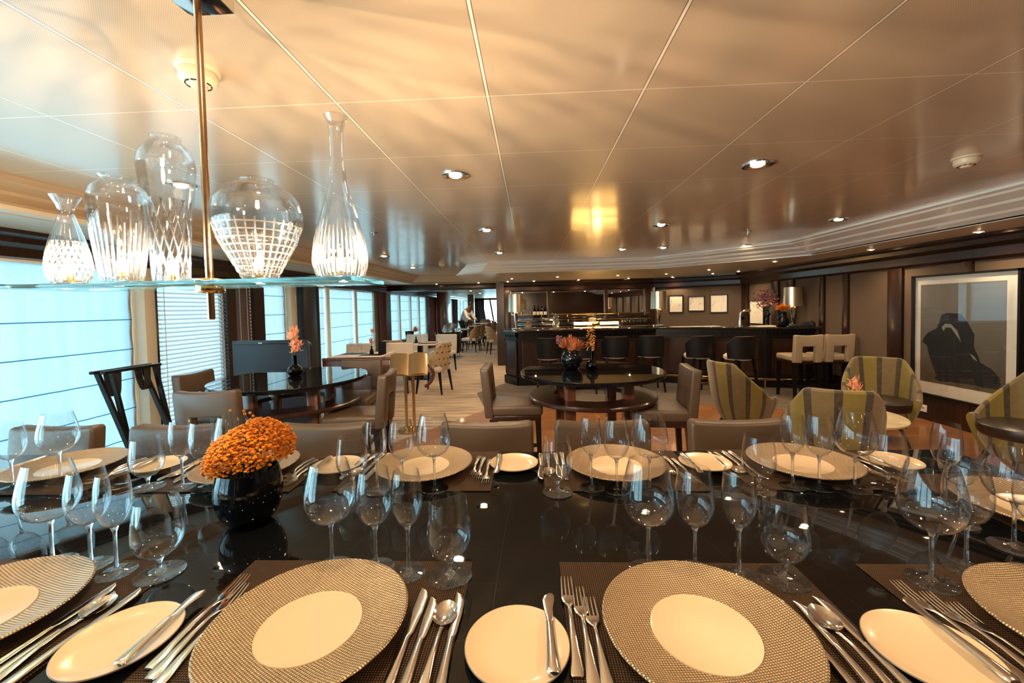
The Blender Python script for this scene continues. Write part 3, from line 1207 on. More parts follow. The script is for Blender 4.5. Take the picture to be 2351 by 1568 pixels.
vase('a', -1.172, 1.0, [(.024, 0), (.034, .006), (.044, .028), (.046, .050), (.042, .080), (.034, .115), (.024, .150), (.0155, .178), (.0145, .190), (.019, .205), (.029, .224), (.030, .227)],
     diamonds(22, .030, .0022, .115), 'small conical cut glass vase with flared lip, outermost on the shelf, lit inside', .045)
vase('b', -.978, .948, [(.036, 0), (.040, .006), (.046, .050), (.053, .110), (.058, .165), (.058, .200), (.050, .226), (.034, .238), (.029, .243), (.031, .249), (.036, .252)],
     flutes(30, .0036, .150), 'urn shaped glass vase with long vertical cuts and low neck, second on the shelf', .040)
vase('c', -.959, 1.064, [(.038, 0), (.041, .006), (.044, .080), (.050, .180), (.060, .270), (.064, .315), (.060, .345), (.046, .368), (.034, .378), (.032, .386), (.034, .392)],
     diamonds(14, .085, .0038, .225), 'tall shouldered glass vase with large diamond cuts, beside the brass rod', .045)
vase('d', -.672, 1.0, [(.036, 0), (.040, .005), (.060, .045), (.086, .095), (.100, .140), (.102, .165), (.095, .197), (.076, .222), (.050, .236), (.035, .240), (.033, .246), (.038, .250)],
     squares(30, .0165, .0026, .140), 'wide globe shaped glass vase with square grid cuts, just past the brass rod', .045)
vase('e', -.466, 1.0, [(.050, 0), (.056, .005), (.064, .035), (.064, .060), (.058, .100), (.045, .150), (.031, .195), (.020, .245), (.0165, .290), (.0165, .355), (.020, .378), (.026, .392), (.0275, .396)],
     flutes(36, .0030, .130, .06, .012), 'bottle shaped glass vase with tall thin neck and vertical flutes, on the shelf end', .035)

# ------------------------------------------------------------------ dining table
TX0, TX1, TY0, TY1 = -2.42, 1.50, .50, 1.545
tb_ = empty('dining_table', ((TX0 + TX1) / 2, 1.02, 0))
tag(tb_, 'long black gloss dining table laid for a formal meal', 'table')
hx = (TX1 - TX0) / 2
MB().box(-hx, hx, -.52, .525, TZ - .04, TZ, .004).build('table_top', M_['black_gloss'], tb_)
MB().box(-hx + .12, hx - .12, -.40, .40, TZ - .10, TZ - .04).build('apron', M_['black_wood'], tb_)
for x in (-hx + .25, -.25, .25, hx - .25):
    for y in (-.33, .33):
        MB().box(x - .045, x + .045, y - .045, y + .045, 0.006, TZ - .10, .005).build('leg', M_['wood_dark'], tb_)


# --- tableware prototypes
def glass_proto(name, prof, foot_r, bowl_bottom, stem_r=.0042, foot_h=.004):
    r = empty(name)
    inner = [(max(.0001, a - .0011), b + (.0016 if i == 0 else 0)) for i, (a, b) in enumerate(prof)][::-1]
    pts = smooth_prof(prof)
    inn = smooth_prof([(max(.0001, a - .0010), b) for a, b in prof])
    inn = [(a, b + .0025 * max(0, 1 - k / 6)) for k, (a, b) in enumerate(inn)][::-1]
    MB().lathe(pts + inn, 40).build('bowl', M_['wine_glass'], r)
    MB().lathe([(.0001, foot_h + .004), (stem_r, foot_h + .010), (stem_r * .8, (bowl_bottom + foot_h) / 2), (stem_r * .9, bowl_bottom - .012), (stem_r * 1.6, bowl_bottom - .003), (stem_r * 1.9, bowl_bottom + .0005), (.0001, bowl_bottom + .0005)], 14).build('stem', M_['stem_glass'], r)
    MB().lathe([(.0001, 0), (foot_r * .97, 0), (foot_r, .0008), (foot_r * .99, .0018), (foot_r * .6, .0030), (foot_r * .25, .0055), (stem_r * 1.6, foot_h + .005), (.0001, foot_h + .008)], 36).build('foot', M_['stem_glass'], r)
    return Proto(r)


def smooth_prof(prof, n=3):
    # Catmull-Rom through the points
    out = []
    P = [prof[0]] + list(prof) + [prof[-1]]
    for i in range(1, len(P) - 2):
        p0, p1, p2, p3 = P[i - 1], P[i], P[i + 1], P[i + 2]
        for k in range(n):
            u = k / n
            q = []
            for c in (0, 1):
                q.append(.5 * (2 * p1[c] + (p2[c] - p0[c]) * u + (2 * p0[c] - 5 * p1[c] + 4 * p2[c] - p3[c]) * u * u + (3 * p1[c] - p0[c] - 3 * p2[c] + p3[c]) * u ** 3))
            out.append((max(.0001, q[0]), q[1]))
    out.append(prof[-1])
    return out


G_B = glass_proto('wine_glass', [(.002, .100), (.018, .102), (.037, .113), (.049, .133), (.0525, .152), (.050, .175), (.044, .203), (.037, .230)], .041, .100)
G_W = glass_proto('wine_glass', [(.002, .094), (.012, .096), (.026, .108), (.035, .127), (.038, .146), (.037, .170), (.033, .195), (.030, .213)], .037, .094)
G_S = glass_proto('wine_glass', [(.002, .100), (.010, .102), (.021, .113), (.029, .132), (.032, .150), (.031, .175), (.029, .196), (.0255, .215)], .035, .100)
G_G = glass_proto('water_goblet', [(.002, .036), (.012, .037), (.028, .046), (.041, .064), (.0455, .084), (.044, .110), (.041, .136), (.038, .160)], .045, .036, .0050)

ch = empty('charger_plate')
RC = .162
MB().lathe([(.0001, .003), (.055, .003), (.075, .005), (.154, .020), (RC, .0245), (RC + .001, .0265), (RC - .002, .0285), (.154, .0265), (.120, .0165), (.0845, .0115), (.0845, .008), (.0001, .008)], 96).build('beaded_rim', M_['charger'], ch)
MB().lathe([(.0001, .0118), (.080, .0118), (.0838, .0128), (.0843, .0112), (.0001, .0095)], 72).build('plate_centre', M_['plate'], ch)
CH_ = Proto(ch)
bp = empty('bread_plate')
MB().lathe([(.0001, .001), (.045, .001), (.052, .003), (.079, .010), (.083, .0125), (.0835, .0140), (.0825, .0148), (.078, .0128), (.060, .0080), (.050, .0068), (.0001, .0066)], 72).build('plate_body', M_['plate'], bp)
MB().lathe([(.0828, .0122), (.0838, .0128), (.0838, .0142), (.0828, .0150)], 72).build('rim_band', M_['plate_rim'], bp)
BP_ = Proto(bp)


def fork_mesh(L=.205, tines=4, hw=.0125):
    mb = MB()
    s_ = L / .205
    secs = []
    for y, w, z, h in [(0, .0075, .0035, .0012), (.004, .0100, .0035, .0016), (.012, .0105, .0042, .0018), (.040, .0080, .0065, .0020), (.080, .0050, .0090, .0022), (.115, .0033, .0085, .0022), (.132, .0035, .0060, .0018),
                       (.140, .0065, .0045, .0013), (.147, .0110, .0036, .0011), (.156, hw, .0034, .0010), (.162, hw, .0036, .0010)]:
        secs.append(((0, y * s_, z), (w, 0, 0), (0, 0, h)))
    mb.loft(secs, 12)
    for k in range(tines):
        x = (-1 + 2 * k / (tines - 1)) * (hw - .0017)
        mb.loft([((x, .158 * s_, .0036), (.0019, 0, 0), (0, 0, .0010)), ((x * .97, .180 * s_, .0048), (.0016, 0, 0), (0, 0, .0009)), ((x * .92, .200 * s_, .0080), (.0012, 0, 0), (0, 0, .0007)), ((x * .90, .2065 * s_, .0096), (.0005, 0, 0), (0, 0, .0004))], 6)
    return mb


def fork_proto(L):
    o = fork_mesh(L).build('fork', M_['silver'])
    return Proto(o)


def knife_proto(name, L, bl, bw, butter=False):
    r = empty(name)
    h = MB()
    hl = L - bl
    secs = []
    for u, w, t in [(0, .0070, .0030), (.03, .0098, .0042), (.08, .0105, .0045), (.3, .0085, .0048), (.6, .0070, .0045), (.92, .0058, .0038), (1, .0062, .0030)]:
        secs.append(((0, hl * u, .0050), (w, 0, 0), (0, 0, t)))
    h.loft(secs, 12)
    h.build('handle', M_['silver'], r)
    b = MB()
    secs = []
    for u, w, x, t in ([(0, .0048, 0, .0016), (.08, .0070, .001, .0011), (.5, bw, .002, .0009), (.8, bw * .95, .002, .0008), (.93, bw * .62, -.001, .0006), (1.0, .0010, -.006, .0003)] if not butter else
                       [(0, .0048, 0, .0016), (.12, .0062, .001, .0011), (.45, .0078, .000, .0009), (.75, .0105, .0015, .0008), (.92, .0090, .0035, .0006), (1.0, .0030, .006, .0004)]):
        secs.append(((x, hl + bl * u, .0050 - .001 * u), (w, 0, 0), (0, 0, t)))
    b.loft(secs, 10)
    b.build('blade', M_['silver'], r)
    return Proto(r)


def spoon_proto(L=.20):
    r = empty('soup_spoon')
    mb = MB()
    secs = []
    for y, w, z, h in [(0, .0075, .0035, .0012), (.004, .0098, .0035, .0016), (.012, .0102, .0042, .0018), (.040, .0076, .0065, .0020), (.080, .0048, .0095, .0022), (.115, .0033, .0090, .0022), (.136, .0034, .0065, .0018), (.144, .005, .0058, .0014)]:
        secs.append(((0, y, z), (w, 0, 0), (0, 0, h)))
    mb.loft(secs, 12)
    mb.build('handle', M_['silver'], r)
    b = MB()
    vs, fs = [], []
    nr, na = 8, 28
    for sgn, off in ((1, 0), (-1, -.0009)):
        base = len(vs)
        for i in range(nr + 1):
            q = i / nr
            for k in range(na):
                a = 2 * pi * k / na
                wy = .0310 if sin(a) > 0 else .0290
                vs.append((.0215 * q * cos(a), .172 + wy * q * sin(a), .0092 - .0080 * (1 - q ** 2.2) + off))
        for i in range(nr):
            for k in range(na):
                j = (k + 1) % na
                f = (base + i * na + k, base + i * na + j, base + (i + 1) * na + j, base + (i + 1) * na + k)
                fs.append(f if sgn > 0 else f[::-1])
    b1 = nr * na
    b2 = (nr + 1) * na + nr * na
    for k in range(na):
        j = (k + 1) % na
        fs.append((b1 + k, b1 + j, b2 + j, b2 + k))
    b.add(vs, fs, True)
    b.build('spoon_bowl', M_['silver'], r)
    return Proto(r)


F1 = fork_proto(.215)
F2 = fork_proto(.205)
F3 = fork_proto(.185)
K1 = knife_proto('table_knife', .238, .118, .0098)
K2 = knife_proto('table_knife', .215, .100, .0090)
K3 = knife_proto('table_knife', .222, .108, .0092)
KB = knife_proto('butter_knife', .168, .070, .009, True)
SP = spoon_proto()
PM = Proto(MB().box(-.242, .242, -.168, .168, 0, .0022, .0008).build('placemat', M_['placemat']))

JR = random.Random(3)


def setting(seat, cx, cy, rot, glasses=None, skip=(), bread=None, matoff=(0, 0), skew=0.0, kx=.247):
    """one place setting; local +y points away from the diner"""
    c, s_ = cos(rot), sin(rot)

    def P(x, y, z=0.0):
        return (cx + x * c - y * s_, cy + x * s_ + y * c, MZ + z)
    if 'mat' not in skip:
        p = P(*matoff)
        PM.place((p[0], p[1], TZ + .0003), rot, 'woven placemat ' + seat, 'placemat', 'woven placemats on the dining table')
    CH_.place(P(0, 0, .0002), rot + JR.uniform(-.6, .6), 'beaded charger plate ' + seat, 'charger plate', 'beaded charger plates')
    bx, by = bread or (-.305, -.03)
    b = P(bx, by)
    BP_.place((b[0], b[1], TZ + .0006), rot, 'small ivory bread plate ' + seat, 'plate', 'small ivory bread plates')
    a = P(bx + .055, by - .060)
    KB.place((a[0], a[1], TZ + .0150), rot + .02 + skew, 'butter knife on the bread plate ' + seat, 'knife', 'butter knives on the bread plates')
    for k, (pr_, x, y, w) in enumerate([(F1, -.214, -.080, 'outermost longest'), (F2, -.192, -.100, 'middle'), (F3, -.174, -.108, 'innermost')]):
        q = P(x + JR.uniform(-.002, .002), y + JR.uniform(-.004, .004))
        pr_.place((q[0], q[1], MZ + .0002), rot + JR.uniform(-.03, .03), '%s silver fork %s' % (w, seat), 'fork', 'silver forks')
    for k, (pr_, x, y, w, cat) in enumerate([(K1, .170, -.135, 'inner', 'knife'), (K2, .194, -.135, 'middle', 'knife'), (K3, kx, -.13, 'outer', 'knife')]):
        q = P(x, y + JR.uniform(-.004, .004))
        pr_.place((q[0], q[1], MZ + .0002), rot + JR.uniform(-.03, .03), '%s silver table knife %s' % (w, seat), cat, 'silver table knives')
    q = P(kx - .026, -.135)
    SP.place((q[0], q[1], MZ + .0002), rot + JR.uniform(-.03, .03), 'silver soup spoon ' + seat, 'spoon', 'silver soup spoons')
    gl = glasses or {}
    for pr_, key, x, y, w, cat in [(G_G, 'G', .213, .140, 'short-stemmed water goblet', 'goblet'), (G_S, 'S', .130, .148, 'slim wine glass', 'wine glass'), (G_W, 'W', .052, .148, 'medium wine glass', 'wine glass'), (G_B, 'B', -.042, .145, 'large balloon wine glass', 'wine glass')]:
        if key in skip:
            continue
        if key in gl:
            q = (gl[key][0], gl[key][1])
        else:
            q = P(x, y)
        pr_.place((q[0], q[1], MZ), JR.uniform(0, 6), '%s %s' % (w, seat), cat, 'empty glasses on the dining table')


NEAR = 'of the near setting '
FAR = 'of the far setting '
setting('of the near setting nearest the windows', -1.02, .675, 0, {'G': (-.796, .819), 'S': (-.893, .820), 'W': (-.975, .842), 'B': (-1.070, .847)}, matoff=(0, .02), kx=.232)
setting('of the near setting left of centre', -.387, .668, 0, {'G': (-.176, .819), 'S': (-.264, .827), 'W': (-.338, .840), 'B': (-.433, .840)}, matoff=(.009, .03), skew=.02)
setting('of the near setting right of centre', .273, .668, 0, {'G': (.489, .817), 'S': (.407, .826), 'W': (.325, .838), 'B': (.231, .836)}, matoff=(.02, .03))
setting('of the near setting toward the striped chairs', .905, .668, 0, {'G': (1.13, .81), 'S': (.985, .84), 'W': (.865, .85), 'B': (.762, .812)}, matoff=(0, .03))
setting('of the far setting nearest the windows', -1.655, 1.375, pi, {'B': (-1.578, 1.285), 'W': (-1.675, 1.23)}, matoff=(0, .02))
setting('of the far setting behind the orange flowers', -.990, 1.362, pi, {'G': (-1.223, 1.233), 'S': (-1.108, 1.232), 'W': (-1.030, 1.225), 'B': (-.932, 1.225)}, matoff=(0, -.01))
setting('of the far setting before the menu stand', -.373, 1.375, pi, {'G': (-.560, 1.229), 'S': (-.474, 1.208), 'W': (-.399, 1.217), 'B': (-.302, 1.222)}, matoff=(0, .0))
setting('of the far setting before the bar-side round table', .274, 1.372, pi, {'G': (.069, 1.200), 'S': (.172, 1.226), 'W': (.244, 1.208), 'B': (.339, 1.205)}, matoff=(0, 0))
setting('of the far setting toward the marble table', .884, 1.378, pi, {'G': (.654, 1.212), 'S': (.762, 1.232), 'W': (.834, 1.226), 'B': (.927, 1.216)}, matoff=(0, 0))
# the end setting, turned to face along the table
for pr_, (x, y), w, cat in [(G_G, (1.035, 1.235), 'short-stemmed water goblet', 'goblet'), (G_S, (1.10, 1.135), 'slim wine glass', 'wine glass'), (G_W, (1.03, 1.03), 'medium wine glass', 'wine glass'), (G_B, (1.045, .93), 'large balloon wine glass', 'wine glass')]:
    pr_.place((x, y, MZ - .002 if pr_ is not G_G else MZ - .002), 0, w + ' of the setting at the table end', cat, 'empty glasses on the dining table')
PM.place((1.30, 1.08, TZ + .0003), pi / 2, 'woven placemat under the charger plate at the table end', 'placemat', 'woven placemats on the dining table')
CH_.place((1.27, 1.075, MZ + .0002), .3, 'champagne beaded charger plate at the table end', 'charger plate', 'beaded charger plates')

# --- black bowl vase with orange blossom on the table
r = empty('flower_vase', (-.750, 1.035, TZ + .0005))
tag(r, 'round black gloss bowl vase holding the orange blossom on the dining table', 'vase')
vp = smooth_prof([(.040, 0), (.056, .012), (.072, .040), (.079, .075), (.078, .105), (.073, .130), (.070, .142)])
MB().lathe([(.0001, 0)] + vp + [(a - .004, max(b, .006)) for a, b in vp[::-1]] + [(.0001, .006)], 56).build('vase_bowl', M_['black_ceramic'], r)
fb = empty('flower_bunch', (-.750, 1.035, TZ + .0005))
tag(fb, 'dense mound of tiny orange blossoms in the black bowl vase', 'flowers')
rr = random.Random(11)
mb = MB()
ico = bmesh.new()
bmesh.ops.create_icosphere(ico, subdivisions=1, radius=1)
IV = [v.co.copy() for v in ico.verts]
IF = [tuple(v.index for v in f.verts) for f in ico.faces]
ico.free()


def blob(mb, p, r_, sq=(1, 1, 1)):
    mb.add([(p[0] + v.x * r_ * sq[0], p[1] + v.y * r_ * sq[1], p[2] + v.z * r_ * sq[2]) for v in IV], IF, True)


for k in range(2600):
    a = rr.uniform(0, 2 * pi)
    u = rr.random() ** .6
    ph = u * 2.0
    R_ = .097 * (1 + .07 * sin(3 * a + 1) + .05 * sin(5 * a + 3 * ph) + rr.uniform(-.14, .04))
    p = (R_ * sin(ph) * cos(a) + .006, R_ * sin(ph) * sin(a), .188 + .070 * cos(ph) * (1 + .10 * cos(a)) + rr.uniform(-.006, .008) + .014 * cos(a) * sin(ph))
    s0 = rr.uniform(.0028, .0052)
    blob(mb, p, s0, (1, 1, .75))
for p in [(-.018, -.03, .302), (.010, -.02, .298), (.012, 0, .288), (.118, -.03, .235), (.125, .0, .205), (-.112, .02, .185), (.02, 0, .280), (-.01, .01, .283), (-.105, -.04, .17)]:
    blob(mb, p, .0040)
mb.build('blossoms', M_['orange'], fb)
mb = MB()
for k in range(70):
    a = rr.uniform(0, 2 * pi)
    q = rr.uniform(.02, .060)
    mb.tube([(.02 * cos(a), .02 * sin(a), .03), (.04 * cos(a), .04 * sin(a), .12), (q * cos(a), q * sin(a), .19 - q * .3)], .0007, 4)
for p in [(-.018, -.03, .302), (.010, -.02, .298), (.118, -.03, .235), (.125, 0, .205)]:
    mb.tube([(p[0] * .3, p[1] * .3, .12), (p[0] * .8, p[1] * .8, .12 + (p[2] - .12) * .6), p], .0006, 4)
mb.build('stems', M_['green'], fb)


# ------------------------------------------------------------------ counter stools with cut-out backs
def make_stool(lm):
    r = empty('counter_stool')
    # faces +y; origin on the floor under the seat centre
    MB().box(-.195, .195, -.20, .23, .575, .665, .028).build('seat', lm, r)
    MB().box(-.185, .185, -.19, .215, .535, .577, .004).build('seat_frame', M_['wood_dark'], r)
    poly = [(-.202, .56), (-.202, .958), (-.192, .975), (-.11, .965), (0, .961), (.11, .965), (.192, .975), (.202, .958), (.202, .56), (.092, .56), (.092, .80), (-.092, .80), (-.092, .56)]
    mb = MB()
    T = Matrix(((1, 0, 0, 0), (0, 0, -1, 0), (0, 1, 0, 0), (0, 0, 0, 1)))
    mb.prism(poly, .185, .255, T, .014)
    # lean the top back a little and curve it
    mb.v = [(x, y - max(0, z - .62) * .10 - .012 * (x / .20) ** 2 * -1, z) for x, y, z in mb.v]
    mb.build('backrest', lm, r)
    for sx in (-1, 1):
        for y, b_ in ((.19, 0), (-.185, 1)):
            MB().bar((sx * .165, y, .54), (sx * .175, y + (.01 if not b_ else -.03), 0.006), .046, .046, up=(0, 1, 0), w1=.032, d1=.032).build('leg', M_['black_wood'], r)
    for sx in (-1, 1):
        MB().box(sx * .17 - .010, sx * .17 + .010, -.19, .19, .20, .23).build('stretcher', M_['black_wood'], r)
    MB().box(-.17, .17, .18, .20, .20, .23).build('stretcher', M_['black_wood'], r)
    MB().box(-.17, .17, -.21, -.19, .20, .23).build('stretcher', M_['black_wood'], r)
    return Proto(r)


ST = make_stool(M_['leather'])
STC = make_stool(princ('cream_leather', (.36, .29, .20), .42, var=.08, vscale=5))
GS = 'taupe leather stools with cut-out backs'
for x, w, lab in [(-2.17, 1, 'taupe leather stool at the table, its back against the big window shade'), (-1.60, 1, 'taupe leather stool just left of the orange flowers, at the table'),
                  (-.935, 1, 'taupe leather stool just right of the orange flowers, at the table'), (-.20, 1, 'taupe leather stool at the table below the aisle carpet'),
                  (.295, 1, 'taupe leather stool at the table in front of the bar-side round table'), (.865, 1, 'taupe leather stool at the table nearest the striped armchairs')]:
    ST.place((x, 1.525, 0), pi, lab, 'stool', GS)
ST.place((-2.66, 3.40, 0), -pi / 2 + .05, 'taupe stool between the slatted blind and the window-side round table', 'stool', GS)
ST.place((-2.13, 2.80, 0), .10, 'taupe stool seen from behind at the front of the window-side round table', 'stool', GS)
ST.place((-1.72, 3.90, 0), pi + .1, 'taupe stool behind the window-side round table, facing the camera', 'stool', GS)
ST.place((-1.40, 3.22, 0), pi / 2 + .12, 'taupe stool between the window-side round table and the menu stand', 'stool', GS)
ST.place((-.145, 3.52, 0), -pi / 2, 'taupe stool at the aisle side of the bar-side round table', 'stool', GS)
ST.place((1.00, 3.30, 0), pi / 2 - .1, 'taupe stool between the bar-side round table and the striped armchair', 'stool', GS)
STC.place((4.035, 6.40, 0), 0, 'cream stool at the bar end, the one nearer the beer tap', 'stool', GS)
STC.place((4.50, 6.43, 0), 0, 'cream stool at the bar end, the one against the picture wall', 'stool', GS)
ST.place((1.86, 1.05, 0), pi / 2, 'taupe stool at the table end toward the picture wall', 'stool', GS)


def make_round_table():
    r = empty('round_table')
    MB().lathe([(.0001, TZ - .035), (.585, TZ - .035), (.597, TZ - .03), (.600, TZ - .02), (.600, TZ - .006), (.597, TZ), (.0001, TZ)], 96, smooth=False).build('table_top', M_['black_gloss'], r)
    MB().lathe([(.32, .69), (.525, .69), (.535, .70), (.535, .715), (.525, .725), (.32, .725)], 72, closed=True, smooth=False).build('lower_shelf', M_['wood_dark'], r)
    for k in range(4):
        a = pi / 4 + k * pi / 2
        x, y = .33 * cos(a), .33 * sin(a)
        MB().box(x - .04, x + .04, y - .04, y + .04, .006, TZ - .035, .004).build('leg', M_['wood_red'], r)
    MB().box(-.42, .42, -.03, .03, .10, .15).box(-.03, .03, -.42, .42, .10, .15).build('cross_brace', M_['wood_dark'], r)
    return Proto(r)


RT = make_round_table()
RT.place((-2.02, 3.37, 0), .2, 'round black gloss table by the windows, reflecting them, with pink flowers', 'table', 'round black high tables')
RT.place((.505, 3.50, 0), .1, 'round black gloss table in front of the bar with rust flowers', 'table', 'round black high tables')


# ------------------------------------------------------------------ flowers and vases
def lathe_vase(name, prof, m, loc, lab, cat='vase', th=.003, n=32):
    r = empty(name, loc)
    tag(r, lab, cat)
    pf = smooth_prof(prof)
    MB().lathe([(.0001, pf[0][1])] + pf + [(max(.0002, a - th), max(b, th * 1.5)) for a, b in pf[::-1]] + [(.0001, th * 1.5)], n).build('vase_body', m, r)
    return r


def petals(mb, c, n, rad, L, w, up=.3, rnd=None, zs=1.0):
    """spiky head: n thin curved petals around c"""
    rnd = rnd or random
    for k in range(n):
        a = rnd.uniform(0, 2 * pi)
        e = rnd.uniform(-.25, 1.45)
        d = Vector((cos(a) * cos(e), sin(a) * cos(e), sin(e) * zs))
        s_ = d.cross(Vector((0, 0, 1)))
        if s_.length < .01:
            s_ = Vector((1, 0, 0))
        s_.normalize()
        t_ = s_.cross(d)
        l = L * rnd.uniform(.75, 1.1)
        p0 = Vector(c) + d * rad * .3
        secs = []
        for u, ww in ((0, .4), (.4, 1), (.75, .8), (1, .15)):
            q = p0 + d * l * u + Vector((0, 0, 1)) * l * up * u * u
            secs.append((q, s_ * w * ww, t_ * w * .35 * ww))
        mb.loft(secs, 5)


def bunch(loc, lab, m, heads, stems, cat='flowers'):
    r = empty('flower_bunch', loc)
    tag(r, lab, cat)
    heads.build('flower_heads', m, r)
    stems.build('stems', M_['green'], r)
    return r


rnd = random.Random(5)
# window-side round table: clear bottle vase with pink coral plume
lathe_vase('bottle_vase', [(.030, 0), (.052, .010), (.060, .040), (.050, .072), (.026, .092), (.020, .110), (.020, .150), (.021, .175)], M_['smoke'], (-2.045, 3.45, TZ + .0005), 'small smoked glass bottle vase on the window-side round table')
h, s_ = MB(), MB()
for k in range(70):
    z = rnd.uniform(.19, .40)
    a = rnd.uniform(0, 2 * pi)
    q = rnd.uniform(0, .055) * (1.1 - abs(z - .30) * 3)
    petals(h, (q * cos(a) + .01, q * sin(a), z), 5, .01, .028, .006, rnd=rnd)
s_.tube([(0, 0, .03), (0, 0, .2), (.01, 0, .36)], .003, 6)
for k in range(8):
    s_.tube([(0, 0, .15), (rnd.uniform(-.03, .03), rnd.uniform(-.03, .03), rnd.uniform(.25, .38))], .0015, 5)
bunch((-2.045, 3.45, TZ + .0005), 'upright plume of pink coral blossom in the smoked bottle vase', M_['coral'], h, s_)
# bar-side round table: black bowl + rust mums, bottle + spike
lathe_vase('flower_vase', [(.05, 0), (.075, .02), (.093, .07), (.088, .115), (.070, .150), (.066, .160)], M_['black_ceramic'], (.35, 3.58, TZ + .0005), 'round black bowl vase on the bar-side round table')
h, s_ = MB(), MB()
for c in ((0, 0, .20), (.06, -.02, .19), (-.06, -.01, .19), (.0, .05, .22), (.02, -.05, .17)):
    petals(h, c, 75, .02, .062, .005, up=.15, rnd=rnd)
for k in range(6):
    s_.tube([(0, 0, .02), (rnd.uniform(-.05, .05), rnd.uniform(-.04, .04), .19)], .003, 5)
bn = bunch((.35, 3.58, TZ + .0005), 'spiky rust coloured chrysanthemum heads in the black bowl vase', M_['rust'], h, s_)
h = MB()
for k in range(22):
    blob(h, (-.075 + rnd.uniform(-.045, .045), .02 + rnd.uniform(-.03, .03), .245 + rnd.uniform(-.05, .035)), rnd.uniform(.012, .022), (1, .35, 1))
h.build('plum_leaves', M_['purple'], bn)
lathe_vase('bottle_vase', [(.028, 0), (.044, .010), (.052, .036), (.044, .066), (.022, .085), (.018, .100), (.018, .150), (.019, .165)], M_['smoke'], (.515, 3.50, TZ + .0005), 'small smoked glass bottle vase next to the black bowl on the bar-side round table')
h, s_ = MB(), MB()
for k in range(60):
    z = rnd.uniform(.16, .375)
    a = rnd.uniform(0, 2 * pi)
    q = .030 * (1 if z < .33 else .7)
    petals(h, (q * cos(a) - .01, q * sin(a), z), 3, .006, .02, .005, up=-.2, rnd=rnd)
s_.tube([(0, 0, .02), (0, 0, .3)], .004, 6)
M_['amber'] = princ('amber_blossom', (.62, .24, .05), .6, var=.3, vscale=60)
bunch((.515, 3.50, TZ + .0005), 'amber flower spike in the smoked bottle vase of the bar-side table', M_['amber'], h, s_)

# ------------------------------------------------------------------ bar
BZ = 1.04
br = empty('bar_counter', (2.0, 7.6, 0))
tag(br, 'long dark panelled bar counter with angled front and brass foot rail', 'bar counter')


def L2(p):
    return [(x - 2.0, y - 7.6) for x, y in p]


top = [(-.575, 7.85), (-.25, 7.35), (2.33, 7.65), (4.0, 7.02), (4.74, 6.86), (4.74, 7.60), (4.15, 7.66), (2.45, 8.30), (.15, 8.05), (-.45, 8.55)]
base = [(-.50, 8.00), (-.24, 7.62), (2.34, 7.82), (4.02, 7.20), (4.70, 7.06), (4.70, 7.45), (4.10, 7.52), (2.40, 8.15), (-.02, 7.95), (-.35, 8.40)]
MB().prism(L2(top), BZ - .035, BZ, b=.006).build('counter_top', M_['granite'], br)
MB().prism(L2(base), .0065, BZ - .035).build('bar_front', M_['black_wood'], br)
dn = MB()
pn_ = []
fronts = list(zip(base[:4], base[1:5]))
for (a, b) in fronts:
    A, B = Vector((a[0] - 2, a[1] - 7.6, 0)), Vector((b[0] - 2, b[1] - 7.6, 0))
    d = (B - A)
    L = d.length
    d.normalize()
    nrm = Vector((d.y, -d.x, 0))
    # cornice under the top and dentil row
    dn.bar(A + nrm * .03 + Vector((0, 0, .975)), B + nrm * .03 + Vector((0, 0, .975)), .06, .055)
    k = .05
    while k < L - .05:
        p = A + d * k + nrm * .025 + Vector((0, 0, .925))
        dn.bar(p, p + d * .030, .05, .035)
        k += .058
    dn.bar(A + nrm * .015 + Vector((0, 0, .885)), B + nrm * .015 + Vector((0, 0, .885)), .03, .035)
    dn.bar(A + nrm * .02 + Vector((0, 0, .08)), B + nrm * .02 + Vector((0, 0, .08)), .04, .15)
    npan = max(1, int(L / .62))
    for q in range(npan):
        u0 = L * (q + .12) / npan
        u1 = L * (q + .88) / npan
        m_ = MB()
        fr_ = A + d * u0 + nrm * .012
        to_ = A + d * u1 + nrm * .012
        m_.bar(fr_ + Vector((0, 0, .51)), to_ + Vector((0, 0, .51)), .024, .58)
        # raised moulding
        for z in (.20, .82):
            m_.bar(fr_ + nrm * .012 + Vector((0, 0, z)), to_ + nrm * .012 + Vector((0, 0, z)), .02, .03)
        for p in (fr_, to_):
            m_.bar(p + nrm * .012 + Vector((0, 0, .20)), p + nrm * .012 + Vector((0, 0, .82)), .03, .02)
        m_.build('front_panel', M_['wood_dark'], br)
dn.build('dentil_moulding', M_['black_wood'], br)
rl = MB()
off = .16
rail = [(-.10, 7.42), (2.30, 7.62), (3.95, 7.01), (4.66, 6.86)]
rl.tube([(x - 2, y - 7.6, .17) for x, y in rail], .022, 10)
for x, y in [(.3, 7.453), (1.3, 7.537), (2.2, 7.61), (3.1, 7.32), (3.9, 7.03)]:
    rl.tube([(x - 2, y - 7.6, .17), (x - 2, y - 7.6 + .0, .008)], .014, 8)
rl.build('foot_rail', M_['brass'], br)


